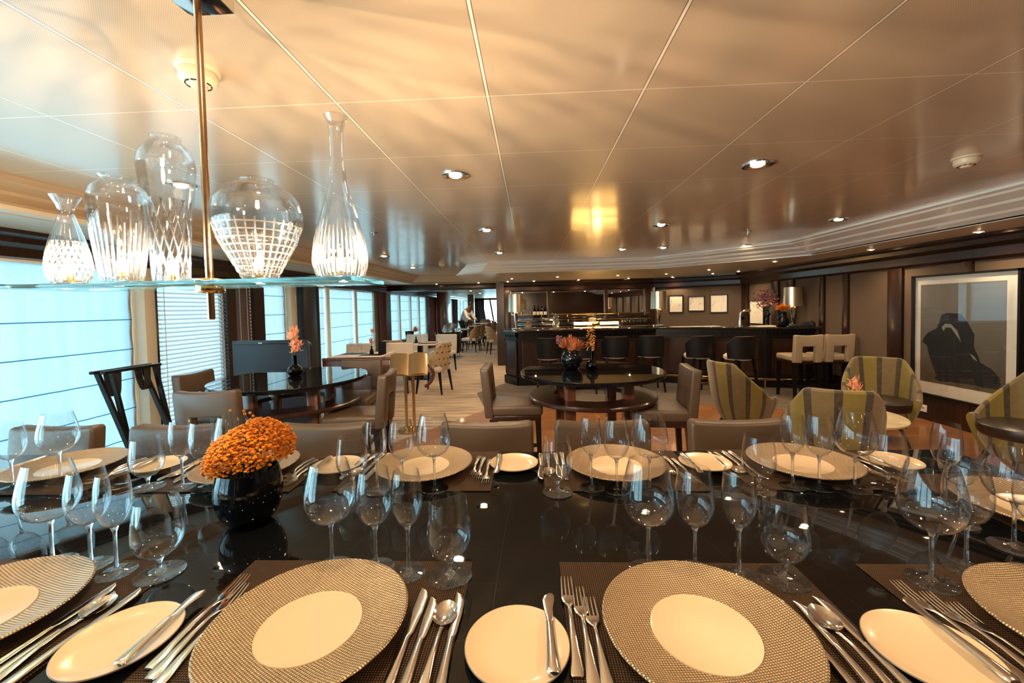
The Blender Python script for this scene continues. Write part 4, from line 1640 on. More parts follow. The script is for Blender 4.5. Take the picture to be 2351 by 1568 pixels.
def make_barstool():
    r = empty('bar_stool')
    mb = MB()
    vs, fs = [], []
    n_, a0, a1 = 22, radians(-80), radians(80)
    zs = [.60, .68, .80, .90, .94]
    for side, off in ((0, 0), (1, -.03)):
        for k, z in enumerate(zs):
            for i in range(n_ + 1):
                a = a0 + (a1 - a0) * i / n_
                R_ = .225 + .02 * (z - .6) / .34 + off
                zz = .60 + (z - .60) * (1 - .35 * max(0, abs(a) / a1 - .6) / .4)
                vs.append((R_ * sin(a), -R_ * cos(a), zz))
    K = (n_ + 1)
    for side in (0, 1):
        for k in range(4):
            for i in range(n_):
                b = side * K * 5
                fs.append((b + k * K + i, b + k * K + i + 1, b + (k + 1) * K + i + 1, b + (k + 1) * K + i))
    for i in range(n_):
        fs.append((4 * K + i, 4 * K + i + 1, 9 * K + i + 1, 9 * K + i))
        fs.append((i, i + 1, 5 * K + i + 1, 5 * K + i))
    for i in (0, n_):
        for k in range(4):
            fs.append((k * K + i, (k + 1) * K + i, (5 + k + 1) * K + i, (5 + k) * K + i))
    mb.add(vs, fs, True)
    mb.build('backrest', M_['leather_black'], r)
    pts = []
    for i in range(n_ + 1):
        a = a0 + (a1 - a0) * i / n_
        zz = .60 + .345 * (1 - .35 * max(0, abs(a) / a1 - .6) / .4)
        pts.append((.232 * sin(a), -.232 * cos(a), zz))
    MB().tube(pts, .006, 6).build('piping', M_['leather'], r)
    MB().lathe([(.0001, .58), (.19, .58), (.205, .60), (.205, .635), (.18, .66), (.0001, .665)], 28).build('seat', M_['white_fabric'], r)
    for sx in (-1, 1):
        for sy in (-1, 1):
            MB().bar((sx * .15, sy * .15, .59), (sx * .20, sy * .20, .006), .038, .038, up=(0, 1, 0), w1=.026, d1=.026).build('leg', M_['black_wood'], r)
    MB().lathe([(.225, .20), (.235, .205), (.235, .215), (.225, .22)], 28, closed=True).build('foot_ring', M_['brass'], r)
    return Proto(r)


BS = make_barstool()
for x, y, rz, lab in [(.29, 6.95, 0, 'dark barrel-backed bar stool partly behind the black bowl of rust flowers'), (.86, 6.98, 0, 'dark barrel-backed bar stool hidden behind the rust flowers and spike'),
                      (1.41, 7.0, 0, 'dark barrel-backed bar stool right of the amber flower spike'), (2.0, 7.05, 0, 'dark barrel-backed bar stool before the bend of the bar counter'),
                      (2.70, 6.80, .2, 'dark barrel-backed bar stool just after the bend of the bar counter'), (3.22, 6.55, .25, 'dark barrel-backed bar stool next to the two cream stools')]:
    BS.place((x, y, 0), rz, lab, 'bar stool', 'dark barrel-backed stools along the bar')

# back bar: tiers with brass rails and amber light
bb = empty('back_bar', (1.2, 10.1, 0))
tag(bb, 'black back bar with brass gallery rails and amber shelf light under the mirrors', 'bar shelf')
MB().box(-1.6, 1.7, -.30, .27, .006, .92, .004).box(-1.6, 1.7, -.05, .27, .92, 1.08, .004).box(-1.6, 1.7, .12, .27, 1.08, 1.20, .004).build('cabinet', M_['granite'], bb)
g = MB()
for y, z in ((-.29, .97), (-.04, 1.13), (.13, 1.255)):
    g.tube([(-1.6, y, z), (1.7, y, z)], .008, 8)
    for k in range(6):
        x = -1.55 + k * .63
        g.tube([(x, y, z - .05), (x, y, z + .012)], .007, 6)
g.build('gallery_rail', M_['brass'], bb)
for k, (x0, x1) in enumerate([(-.15, .28), (.48, .92)]):
    MB().box(x0, x1, -.075, -.052, 1.00, 1.065, .004).build('amber_light', M_['shelf_glow'], bb)
lightobj('amber_glow', lightdata('POINT', 'amber_glow', 10, (1, .55, .18), .1), bb, (.4, -.25, 1.12))

for k in range(7):
    G_W.place((2.22 + k * .085, 9.98 + .02 * (k % 2), .9205), 0, '%s glass of the row in the rack behind the bar' % ['first', 'second', 'third', 'fourth', 'fifth', 'sixth', 'last'][k], 'wine glass', 'glasses ranged behind the bar')
for k in range(5):
    G_G.place((-.46 + k * .12, 10.33, 1.2015), 0, '%s short glass on the top tier below the first mirror' % ['endmost', 'second', 'middle', 'fourth', 'bottle-side'][k], 'goblet', 'short glasses on the top tier of the back bar')
bt = empty('liquor_bottle')
MB().lathe([(.0001, 0), (.036, 0), (.038, .005), (.038, .17), (.030, .20), (.014, .225), (.013, .27), (.016, .272), (.016, .285), (.0001, .285)], 20).build('bottle_body', M_['smoke'], bt)
MB().lathe([(.0385, .06), (.0385, .14)], 20).build('bottle_label', M_['paper'], bt)
BT = Proto(bt)
for k in range(4):
    BT.place((.10 + .09 * k, 10.34, 1.2015), k, '%s smoked bottle on the top tier by the first mirror edge' % ['glass-side', 'second', 'third', 'mirror-post side'][k], 'bottle', 'bottles on the top tier of the back bar')


def bar_lamp():
    r = empty('table_lamp')
    MB().box(-.075, .075, -.075, .075, 0, .035, .006).build('base', M_['chrome'], r)
    MB().lathe([(.014, .035), (.018, .06), (.040, .26), (.044, .31), (.030, .33), (.012, .34), (.012, .38), (.0001, .38)], 8, smooth=False).build('lamp_body', M_['chrome'], r)
    MB().lathe([(.148, .335), (.138, .665), (.135, .665), (.145, .335)], 40, closed=True).build('lamp_shade', M_['lampgold'], r)
    MB().lathe([(.0001, .66), (.136, .66), (.136, .664), (.0001, .664)], 32).build('shade_top', M_['bronze'], r)
    MB().lathe([(.0001, .44), (.022, .46), (.028, .50), (.015, .54), (.0001, .55)], 14).build('bulb', emis('lamp_bulb_glow', (1, .72, .42), 14), r)
    return Proto(r)


BL = bar_lamp()
BL.place((-.27, 7.68, BZ + .0005), .3, 'mirror gold shaded lamp on the bar corner by the restaurant opening', 'table lamp', 'mirror gold lamps on the bar counter')
BL.place((2.45, 7.98, BZ + .0005), .3, 'mirror gold shaded lamp on the bar bend beside the small pictures', 'table lamp', 'mirror gold lamps on the bar counter')
BL.place((4.52, 7.30, BZ + .0005), .2, 'mirror gold shaded lamp at the bar end by the wall', 'table lamp', 'mirror gold lamps on the bar counter')

lathe_vase('flower_pot', [(.045, 0), (.062, .02), (.066, .06), (.055, .095)], princ('grey_stone_pot', (.22, .22, .20), .5), (-.05, 7.60, BZ + .0005), 'small grey stone pot with orange flowers on the bar corner', 'flower pot')
h, s_ = MB(), MB()
petals(h, (0, 0, .10), 90, .02, .06, .008, up=-.1, rnd=rnd)
s_.tube([(0, 0, .01), (0, 0, .11)], .004, 6)
bunch((-.05, 7.60, BZ + .0005), 'low clump of bright orange petals in the grey pot', M_['orange'], h, s_)
jr = empty('glass_jar', (.47, 7.72, BZ + .0005))
tag(jr, 'clear lidded glass jar on a small tray on the bar counter', 'jar')
MB().lathe([(.0001, .012), (.055, .012), (.060, .02), (.060, .17), (.045, .20), (.042, .225), (.040, .225), (.043, .198), (.056, .168), (.056, .02), (.0001, .018)], 28).build('jar_body', M_['cut'], jr)
MB().lathe([(.0001, .225), (.050, .226), (.052, .24), (.025, .262), (.012, .285), (.0001, .288)], 24).build('lid', M_['chrome'], jr)
MB().box(-.13, .17, -.09, .09, 0, .010, .003).build('tray', M_['silver'], jr)
lathe_vase('tall_vase', [(.045, 0), (.030, .03), (.034, .12), (.030, .17), (.050, .20), (.052, .225), (.030, .245), (.034, .28)], M_['black_ceramic'], (4.10, 7.32, BZ + .0005), 'slender dark vase with plum foliage on the bar')
h, s_ = MB(), MB()
for k in range(150):
    a, e = rnd.uniform(0, 2 * pi), rnd.uniform(-.2, 1.4)
    R_ = rnd.uniform(.08, .25)
    p = (R_ * cos(a) * cos(e) * 1.05 - .03, R_ * sin(a) * cos(e) * .8, .40 + R_ * sin(e))
    blob(h, p, rnd.uniform(.012, .021), (1, .6, 1))
    if k % 4 == 0:
        s_.tube([(0, 0, .2), p], .0018, 4)
s_.tube([(0, 0, .01), (0, 0, .26)], .01, 6)
bn = bunch((4.10, 7.32, BZ + .0005), 'wide spray of plum foliage and pale berries in the slender bar vase', M_['purple'], h, s_)
h = MB()
for k in range(60):
    a, e = rnd.uniform(0, 2 * pi), rnd.uniform(-.2, 1.2)
    R_ = rnd.uniform(.05, .17)
    blob(h, (R_ * cos(a) * cos(e), R_ * sin(a) * cos(e) * .8, .36 + R_ * sin(e)), rnd.uniform(.012, .018))
h.build('pale_berries', princ('pale_pink_berries', (.50, .27, .22), .6), bn)
lathe_vase('round_vase', [(.055, 0), (.085, .03), (.092, .10), (.075, .145), (.060, .160), (.058, .235), (.062, .245)], M_['black_ceramic'], (4.27, 7.16, BZ + .0005), 'squat dark vase with a long collar holding orange chrysanthemums on the bar')
h, s_ = MB(), MB()
for c in ((0, 0, .31), (.06, 0, .29), (-.06, 0, .29)):
    petals(h, c, 90, .025, .075, .007, up=.05, rnd=rnd)
s_.tube([(0, 0, .02), (0, 0, .3)], .012, 6)
bunch((4.27, 7.16, BZ + .0005), 'bright orange chrysanthemums in the squat bar vase', M_['orange'], h, s_)
tp = empty('beer_tap', (3.66, 7.35, BZ + .0005))
tag(tp, 'curved chrome beer tap column on the bar counter', 'beer tap')
MB().tube([(0, 0, .0), (0, 0, .20), (.01, 0, .245), (.05, 0, .27), (.15, 0, .275), (.17, 0, .27)], .026, 14).lathe([(.0001, 0), (.05, 0), (.05, .012), (.026, .02)], 20).build('column', M_['silver'], tp)
MB().tube([(.15, 0, .255), (.15, -.02, .21)], .008, 8).tube([(.15, 0, .285), (.15, -.03, .33)], .007, 8).build('tap_handle', M_['chrome'], tp)
MB().lathe([(.0001, 0), (.028, 0), (.028, .008), (.0001, .008)], 20, Matrix.Translation((.028, -.03, .15)) @ Matrix.Rotation(pi / 2, 4, 'X')).build('badge', M_['black_ceramic'], tp)
bk = MB()
bk.v = []
for k, (x, y, a) in enumerate([(0, 0, .1)]):
    bk.box(-.10, .10, -.07, .07, 0, .03, .008)
for k in range(7):
    bk.lathe([(.0001, 0), (.05, 0), (.055, .03), (.03, .06), (.0001, .07)], 10, Matrix.Translation((-.15 + k * .05, .01 * (k % 3), .0)) @ Matrix.Diagonal((1, .9, .55 + .15 * k, 1)))
tag(bk.build('black_cloth_heap', M_['slot'], None, (4.50, 7.02, BZ + .001)), 'crumpled black cloth heaped at the wall end of the bar', 'cloth')
nb = MB()
for k in range(6):
    nb.box(-.15, .15, -.06, .06, k * .004, k * .004 + .0035)
tag(nb.build('napkin_stack', M_['paper'], None, (3.95, 7.12, BZ + .0005)), 'low stack of ivory napkins beside the beer tap', 'napkins')
tag(MB().box(-.42, .42, -.10, .10, 0, .006, .002).build('bar_mat', M_['white_fabric'], None, (2.98, 7.62, BZ + .0005)), 'long pale bar runner on the angled part of the counter', 'bar mat')


# ------------------------------------------------------------------ pictures
def framed(name, w, h, loc, rz, lab, seed, fw=.018, mat=.0, dark=False):
    r = empty(name, loc, rz)
    tag(r, lab, 'picture')
    f = MB()
    f.box(-w / 2, -w / 2 + fw, -.025, 0, 0, h).box(w / 2 - fw, w / 2, -.025, 0, 0, h).box(-w / 2, w / 2, -.025, 0, 0, fw).box(-w / 2, w / 2, -.025, 0, h - fw, h)
    f.build('frame', M_['black_wood'], r)
    MB().box(-w / 2 + fw * .8, w / 2 - fw * .8, -.010, -.004, fw * .8, h - fw * .8).build('print', princ('sketch_%d' % seed, rough=.7, colnode=sketch(seed)), r)
    return r


def on_slant(s):
    x = 3.1 + (4.75 - 3.1) * s
    y = 10.5 + (9.43 - 10.5) * s
    return x, y


ang = atan2(9.43 - 10.5, 4.75 - 3.1)
nx_, ny_ = sin(ang), -cos(ang)
for s_, w, h, z, lab, sd_ in [(.275, .33, .43, 1.245, 'small framed blue sketch nearest the gold lamp on the bar bend', 1), (.51, .37, .36, 1.275, 'middle small framed sketch of the three, the lowest', 2), (.755, .37, .42, 1.235, 'small framed sketch of the three nearest the beer tap', 3)]:
    x, y = on_slant(s_)
    framed('framed_picture', w, h, (x + nx_ * .002, y + ny_ * .002, z), ang, lab, sd_)
framed('framed_picture', .55, .50, (XR - .037, 8.78, 1.0), -pi / 2, 'small framed drawing half hidden behind the bar flowers', 4)

pc = empty('large_picture', (XR - .037, 4.70, .317), -pi / 2)
tag(pc, 'very large framed photograph with a dark draped figure on the panelled wall', 'picture')
PW, PH = 1.125, 1.42
f = MB()
for a in ((-PW / 2, -PW / 2 + .022, 0, PH), (PW / 2 - .022, PW / 2, 0, PH), (-PW / 2, PW / 2, 0, .022), (-PW / 2, PW / 2, PH - .022, PH)):
    f.box(a[0], a[1], -.045, 0, a[2], a[3])
f.build('frame', M_['black_wood'], pc)
MB().box(-PW / 2 + .02, PW / 2 - .02, -.012, -.004, .02, PH - .02).build('mount', princ('white_mount_board', (.80, .80, .74), .6), pc)
x0, x1, z0_, z1_ = -.470, .425, .160, PH - .110
pr_ = MB().box(x0, x1, -.0145, -.0115, z0_, z1_).build('print', M_['photo_grey'], pc)


def uv(px, py):
    u = (px - 930) / 770
    yt = 200 - 15 * u
    yb = 1100 + 140 * u
    v = 1 - (py - yt) / (yb - yt)
    return (x0 + (x1 - x0) * u, z0_ + (z1_ - z0_) * v)


T = Matrix(((1, 0, 0, 0), (0, 0, -1, 0), (0, 1, 0, 0), (0, 0, 0, 1)))
fig = [(950, 735), (975, 690), (1010, 650), (1100, 612), (1125, 560), (1145, 490), (1200, 470), (1330, 480), (1390, 560), (1450, 680), (1445, 790), (1490, 895), (1500, 935), (1600, 1000), (1655, 1080), (1670, 1160), (1640, 1182), (1560, 1172), (1400, 1140), (1250, 1122), (1130, 1112), (1085, 1088), (1102, 1060), (1070, 980), (1030, 880), (1000, 770)]
MB().prism([uv(*p) for p in fig], .0146, .0156, T).build('dark_figure', M_['ink'], pr_)
M_['print_light'] = princ('light_print_tone', (.26, .27, .25), .55)
for q in ([(1150, 605), (1185, 568), (1240, 575), (1300, 640), (1335, 745), (1290, 680), (1240, 610), (1190, 605), (1170, 640)], [(1410, 850), (1450, 880), (1478, 925), (1440, 900)]):
    MB().prism([uv(*p) for p in q], .0157, .0160, T).build('light_gap', M_['print_light'], pr_)
MB().box(-PW / 2 + .02, PW / 2 - .02, -.030, -.028, .02, PH - .02).build('glazing', M_['glass_pane'], pc)

so = empty('wall_socket', (XR - .031, 5.14, .10))
tag(so, 'cream wall socket low beneath the large picture', 'socket')
MB().box(-.010, 0, -.045, .045, 0, .085, .003).build('face_plate', M_['whiteplastic'], so)
MB().box(-.0115, -.0095, -.010, -.004, .035, .055).box(-.0115, -.0095, .004, .010, .035, .055).build('socket_holes', M_['slot'], so)


# ------------------------------------------------------------------ striped lounge chairs
def make_lounge():
    r = empty('striped_armchair')
    n_, A1 = 56, radians(122)

    def hgt(a):
        t = abs(a)
        k0 = radians(38)
        if t < k0:
            return .81
        u = min(1, (t - k0) / (radians(100) - k0))
        return .81 + (.45 - .81) * (u ** .85)

    def shell(off):
        V = []
        for i in range(n_ + 1):
            a = -A1 + 2 * A1 * i / n_
            h = hgt(a)
            row = []
            for k in range(11):
                u = k / 10
                z = .17 + (h - .17) * u
                rr_ = .215 + .100 * min(1, (z - .17) / .25) ** .7 + max(0, z - .42) * .03
                rr_ += off
                # squarer back
                sq = 1 / max(abs(cos(a)), abs(sin(a)))
                rr2 = rr_ * (1 + .14 * (min(sq, 1.40) - 1))
                row.append((rr2 * sin(a), -rr2 * cos(a) - max(0, z - .42) * .12, z))
            V.append(row)
        return V
    mb = MB()
    vs, fs = [], []
    o1, o2 = shell(0), shell(-.045)
    for V in (o1, o2):
        for row in V:
            vs += row
    K = (n_ + 1) * 11
    for s__ in (0, 1):
        for i in range(n_):
            for k in range(10):
                b = s__ * K
                f_ = (b + i * 11 + k, b + (i + 1) * 11 + k, b + (i + 1) * 11 + k + 1, b + i * 11 + k + 1)
                fs.append(f_)
    for i in range(n_):
        fs.append((i * 11 + 10, (i + 1) * 11 + 10, K + (i + 1) * 11 + 10, K + i * 11 + 10))
        fs.append((i * 11, (i + 1) * 11, K + (i + 1) * 11, K + i * 11))
    for i in (0, n_):
        for k in range(10):
            fs.append((i * 11 + k, i * 11 + k + 1, K + i * 11 + k + 1, K + i * 11 + k))
    mb.add(vs, fs, True)
    mb.build('backrest_shell', M_['stripe'], r)
    rim = [(p[10][0] * .94, p[10][1] * .94 - .0, p[10][2]) for p in o1]
    MB().tube([(o1[i][10][0] * .5 + o2[i][10][0] * .5, o1[i][10][1] * .5 + o2[i][10][1] * .5, o1[i][10][2]) for i in range(n_ + 1)], .0235, 8).build('rolled_edge', M_['stripe'], r)
    MB().lathe([(.0001, .33), (.24, .33), (.262, .35), (.272, .385), (.264, .42), (.23, .438), (.0001, .445)], 40).build('seat_cushion', M_['leather_dark'], r)
    MB().lathe([(.0001, .17), (.195, .17), (.255, .30), (.25, .335), (.0001, .335)], 40).build('seat_base', M_['stripe'], r)
    for sx in (-1, 1):
        for sy in (-1, 1):
            MB().bar((sx * .14, sy * .14, .18), (sx * .21, sy * .21, .006), .035, .035, up=(0, 1, 0), w1=.02, d1=.02).build('leg', M_['black_wood'], r)
    return Proto(r)


LC = make_lounge()
GL = 'olive and brown striped armchairs round the marble table'
LC.place((2.33, 3.30, 0), -.45, 'striped armchair seen from behind in front of the marble table', 'armchair', GL)
LC.place((3.62, 4.42, 0), pi - .62, 'striped armchair facing the camera below the cream bar stools', 'armchair', GL)
LC.place((2.34, 4.62, 0), -pi / 2 + .25, 'striped armchair side-on between the round table and marble table', 'armchair', GL)
LC.place((3.95, 3.45, 0), pi / 2 + .12, 'striped armchair cut by the frame edge below the large picture', 'armchair', GL)
mt = empty('marble_table', (2.66, 3.57, 0))
tag(mt, 'small round cream marble table among the striped armchairs', 'table')
MB().lathe([(.0001, .478), (.372, .478), (.384, .486), (.386, .500), (.379, .505), (.0001, .505)], 56, smooth=False).build('table_top', M_['marble'], mt)
MB().lathe([(.0001, .006), (.20, .006), (.20, .02), (.03, .04), (.025, .45), (.10, .478), (.0001, .478)], 28).build('pedestal', M_['bronze'], mt)
lathe_vase('bud_vase', [(.022, 0), (.030, .01), (.028, .05), (.012, .07), (.012, .10)], M_['smoke'], (2.83, 3.72, .5055), 'tiny bud vase on the marble table')
h, s_ = MB(), MB()
for k in range(40):
    z = rnd.uniform(.12, .26)
    a = rnd.uniform(0, 2 * pi)
    q = .035 * (1 - abs(z - .19) * 6)
    petals(h, (q * cos(a), q * sin(a), z), 2, .008, .035, .007, up=.5, rnd=rnd)
s_.tube([(0, 0, .01), (0, 0, .22)], .003, 6)
bunch((2.83, 3.72, .5055), 'single coral bloom in the tiny bud vase on the marble table', M_['coral'], h, s_)

# ------------------------------------------------------------------ window side pieces
ts = empty('tray_stand', (-3.40, 3.30, 0))
tag(ts, 'black folded tray stand leaning at the large window shade', 'tray stand')
for x in (-.045, .045):
    MB().box(x - .02, x + .02, -.25, .25, 1.012, 1.036, .004).build('top_rail', M_['black_wood'], ts)
for y in (-.19, .19):
    for s__ in (-1, 1):
        yy = y + s__ * .014
        MB().bar((s__ * .045, yy, 1.012), (.30 - s__ * .05, yy, .006), .034, .024, up=(0, 1, 0)).build('leg', M_['black_wood'], ts)
for y in (-.13, .13):
    pts = [(-.045 + .09 * k / 14 + .02 * sin(pi * k / 14), y, 1.011 - .19 * sin(pi * k / 14) ** .6) for k in range(15)]
    stp = MB().loft([(p, (0, .032, 0), (.002, 0, .0005)) for p in pts], 8)
    stp.build('strap', M_['slot'], ts)

sg = empty('slate_screen', (-3.24, 5.0, 0))
tag(sg, 'dark slate divider screen with rounded corner behind the window-side round table', 'divider')
poly = [(-.50, .006), (.50, .006), (.50, 1.02)] + [(.50 - .10 * (1 - cos(a)), 1.02 + .10 * sin(a)) for a in [radians(x) for x in range(10, 91, 10)]] + [(-.50, 1.12)]
MB().prism(poly, -.03, .03, T, .004).build('screen_panel', M_['navy'], sg)
MB().tube([(.46, -.036, .02), (.46, -.036, 1.02), (.44, -.036, 1.06), (.40, -.036, 1.08), (-.48, -.036, 1.08)], .004, 6).build('edge_bead', M_['black_wood'], sg)
MB().box(-.16, -.11, -.035, -.029, 1.085, 1.095).build('latch', M_['chrome'], sg)

hr = empty('rail_divider', (-2.1, 5.15, 0))
tag(hr, 'low wooden divider with a red-brown rail curling down at the aisle end', 'divider')
pts = [(-.58, 0, .845), (.50, 0, .845), (.66, 0, .83), (.79, 0, .76), (.85, 0, .66), (.82, 0, .55), (.74, 0, .48)]
sm = []
for i in range(len(pts) - 1):
    for u in (0, .33, .66):
        P0, P1 = pts[max(i - 1, 0)], pts[i]
        P2, P3 = pts[i + 1], pts[min(i + 2, len(pts) - 1)]
        sm.append(tuple(.5 * (2 * P1[c] + (P2[c] - P0[c]) * u + (2 * P0[c] - 5 * P1[c] + 4 * P2[c] - P3[c]) * u * u + (3 * P1[c] - P0[c] - 3 * P2[c] + P3[c]) * u ** 3) for c in range(3)))
sm.append(pts[-1])
MB().tube(sm, .022, 10).build('handrail', M_['wood_red'], hr)
MB().box(-.58, .30, -.02, .02, .006, .83, .004).build('panel', M_['wood_red'], hr)

mn = empty('menu_stand', (-1.48, 4.88, 0), .25)
tag(mn, 'polished brass menu stand with open book tray beside the aisle', 'menu stand')
MB().lathe([(.0001, .006), (.15, .006), (.15, .02), (.05, .05), (.0001, .055)], 36).build('base', M_['brass'], mn)
for x in (-.045, .045):
    MB().tube([(x, 0, .04), (x, 0, .74)], .018, 12).build('post', M_['brass'], mn)
Tm = Matrix.Translation((0, 0, .80)) @ Matrix.Rotation(radians(40), 4, 'X')
tray = MB().box(-.20, .20, -.16, .16, -.02, -.006, .004, Tm)
for sx in (-1, 1):
    pts = [(sx * u * .22, .004 + .030 * sin(u * pi) ** .8) for u in [k / 10 for k in range(11)]]
    vs = [Tm @ Vector((x, y, z)) for x, z in pts for y in (-.17, .17)] + [Tm @ Vector((x, y, z - .008)) for x, z in pts for y in (-.17, .17)]
    fs = []
    for k in range(10):
        fs += [(2 * k, 2 * k + 1, 2 * k + 3, 2 * k + 2), (22 + 2 * k, 22 + 2 * k + 2, 22 + 2 * k + 3, 22 + 2 * k + 1), (2 * k, 2 * k + 2, 22 + 2 * k + 2, 22 + 2 * k), (2 * k + 1, 22 + 2 * k + 1, 22 + 2 * k + 3, 2 * k + 3)]
    tray.add(vs, fs, True)
tray.build('book_tray', princ('satin_brass', (.86, .68, .40), .30, 1.0), mn)


# ------------------------------------------------------------------ restaurant beyond
def make_tufted():
    r = empty('tufted_chair')
    n_, A1 = 26, radians(85)
    mb = MB()
    vs, fs = [], []
    zs = 7
    for off in (0, -.05):
        for i in range(n_ + 1):
            a = -A1 + 2 * A1 * i / n_
            hh = .88 - .20 * max(0, abs(a) / A1 - .5) * 2
            for k in range(zs):
                z = .40 + (hh - .40) * k / (zs - 1)
                R_ = .27 + off + (.012 * cos(a * 9) * cos(z * 40) if off == 0 else 0)
                vs.append((R_ * sin(a), -R_ * cos(a) * .95 - (z - .4) * .12, z))
    K = (n_ + 1) * zs
    for s__ in (0, 1):
        for i in range(n_):
            for k in range(zs - 1):
                b = s__ * K
                fs.append((b + i * zs + k, b + (i + 1) * zs + k, b + (i + 1) * zs + k + 1, b + i * zs + k + 1))
    for i in range(n_):
        fs.append((i * zs + zs - 1, (i + 1) * zs + zs - 1, K + (i + 1) * zs + zs - 1, K + i * zs + zs - 1))
        fs.append((i * zs, (i + 1) * zs, K + (i + 1) * zs, K + i * zs))
    for i in (0, n_):
        for k in range(zs - 1):
            fs.append((i * zs + k, i * zs + k + 1, K + i * zs + k + 1, K + i * zs + k))
    mb.add(vs, fs, True)
    mb.build('backrest', M_['tuft'], r)
    b = MB()
    for rowk, z in enumerate((.50, .61, .72, .82)):
        for i in range(-3, 4):
            a = (i + (rowk % 2) * .5) * .33
            if abs(a) < 1.2:
                blob(b, (.275 * sin(a), -.275 * cos(a) * .95 - (z - .4) * .12, z), .013)
    b.build('tuft_buttons', M_['leather_dark'], r)
    MB().box(-.24, .24, -.22, .26, .38, .48, .03).build('seat', M_['white_fabric'], r)
    for sx in (-1, 1):
        for sy in (-1, 1):
            MB().bar((sx * .19, sy * .19, .39), (sx * .22, sy * .24, .004), .04, .04, up=(0, 1, 0), w1=.022, d1=.022).build('leg', M_['black_wood'], r)
    return Proto(r)


TC = make_tufted()


def make_plain():
    r = empty('dining_chair')
    MB().box(-.25, .25, -.23, .25, .40, .49, .03).build('seat', M_['white_fabric'], r)
    mb = MB()
    vs, fs = [], []
    mb.box(-.26, .26, -.28, -.20, .42, .86, .03)
    mb.v = [(x, y + .06 * (x / .26) ** 2 - (z - .45) * .1, z) for x, y, z in mb.v]
    mb.build('backrest', M_['white_fabric'], r)
    for sx in (-1, 1):
        for sy in (-1, 1):
            MB().bar((sx * .20, sy * .19, .41), (sx * .22, sy * .22, .004), .04, .04, up=(0, 1, 0), w1=.024, d1=.024).build('leg', M_['black_wood'], r)
    return Proto(r)


PC = make_plain()


def make_rtable():
    r = empty('restaurant_table')
    MB().box(-.42, .42, -.38, .38, .725, .75, .004).build('table_top', M_['white_fabric'], r)
    MB().box(-.25, .25, -.22, .22, .004, .03, .004).box(-.05, .05, -.05, .05, .03, .725).build('pedestal', M_['black_wood'], r)
    return Proto(r)


RTB = make_rtable()
rpm = Proto(MB().box(-.18, .18, -.13, .13, 0, .003).build('placemat', M_['leather_black']))
GT = 'pale restaurant tables beyond the dividers'
tabs = [(-2.75, 6.6, 'by the first dark post'), (-2.35, 8.6, 'second down the window side'), (-2.6, 14.2, 'half way down the restaurant'), (-2.35, 16.6, 'beside the waiter'), (-2.2, 19.2, 'beyond the waiter'), (-2.1, 22.5, 'by the far windows')]
for k, (x, y, l) in enumerate(tabs):
    RTB.place((x, y, 0), 0, 'pale square restaurant table ' + l, 'table', GT)
    for sx in ((-.2, 0), (.2, 0)):
        rpm.place((x + sx[0], y + .1 * (1 if sx[0] < 0 else -1), .7505), 0, 'dark placemat at the %s of the restaurant table %s' % ('window side' if sx[0] < 0 else 'aisle side', l), 'placemat', 'dark placemats on the restaurant tables')
    if k < 4:
        for j, (dx, dy) in enumerate([(-.30, .25), (.05, .30), (.30, .25), (.05, -.25)]):
            G_W.place((x + dx, y + dy, .7505), 0, '%s wine glass on the restaurant table %s' % (['window-side', 'rear middle', 'aisle-side', 'front'][j], l), 'wine glass', 'wine glasses on the restaurant tables')
chairs = [(PC, -3.15, 7.22, pi, 'white chair behind the first restaurant table, toward the windows'), (PC, -2.40, 7.22, pi + .1, 'white chair behind the first restaurant table, toward the aisle'),
          (TC, -2.70, 8.02, .1, 'tufted chair seen from behind at the second restaurant table'), (TC, -1.72, 7.15, 1.35, 'tufted armchair with its buttoned back to the aisle, closest to the menu stand'),
          (PC, -2.75, 9.6, pi, 'white chair behind the second restaurant table, toward the windows'), (PC, -2.05, 9.45, pi - .2, 'white chair beside the second restaurant table at the aisle'),
          (TC, -2.0, 13.6, 1.4, 'tufted chair just past the black trolley'), (TC, -1.95, 14.6, 1.4, 'tufted chair second past the black trolley'), (TC, -1.85, 15.9, 1.4, 'tufted chair by the aisle in front of the waiter'),
          (TC, -1.75, 17.2, 1.4, 'tufted chair by the aisle beyond the waiter'), (TC, -1.6, 19.0, 1.4, 'tufted chair farther down the aisle'), (TC, -1.6, 22.0, 1.2, 'tufted chair near the far windows by the aisle'),
          (TC, -2.3, 21.2, 0, 'tufted chair seen from behind before the far windows'), (TC, -1.12, 12.9, -1.2, 'tufted chair standing behind the corner of the bar')]
for pr_, x, y, rz, lab in chairs:
    pr_.place((x, y, 0), rz, lab, 'chair', 'restaurant chairs beyond the dividers')

lathe_vase('bud_vase', [(.028, 0), (.034, .01), (.030, .06), (.013, .09), (.015, .13)], M_['black_ceramic'], (-2.62, 6.62, .7505), 'dark bud vase with coral flower on the first restaurant table')
h, s_ = MB(), MB()
for k in range(26):
    z = rnd.choice([.20, .36])
    petals(h, (rnd.uniform(-.02, .02) + (z - .2) * .15, 0, z + rnd.uniform(-.03, .03)), 3, .008, .04, .008, rnd=rnd)
s_.tube([(0, 0, .02), (.0, 0, .2), (.025, 0, .36)], .003, 6)
bunch((-2.62, 6.62, .7505), 'two coral blooms one above the other on the first restaurant table', M_['coral'], h, s_)
lathe_vase('bud_vase', [(.028, 0), (.034, .01), (.030, .06), (.013, .09), (.015, .13)], M_['black_ceramic'], (-2.45, 8.65, .7505), 'dark bud vase with rust flower on the second restaurant table')
h, s_ = MB(), MB()
petals(h, (0, 0, .24), 60, .01, .08, .008, up=.6, rnd=rnd)
s_.tube([(0, 0, .02), (.0, 0, .25)], .003, 6)
bunch((-2.45, 8.65, .7505), 'single upright rust bloom on the second restaurant table', M_['rust'], h, s_)
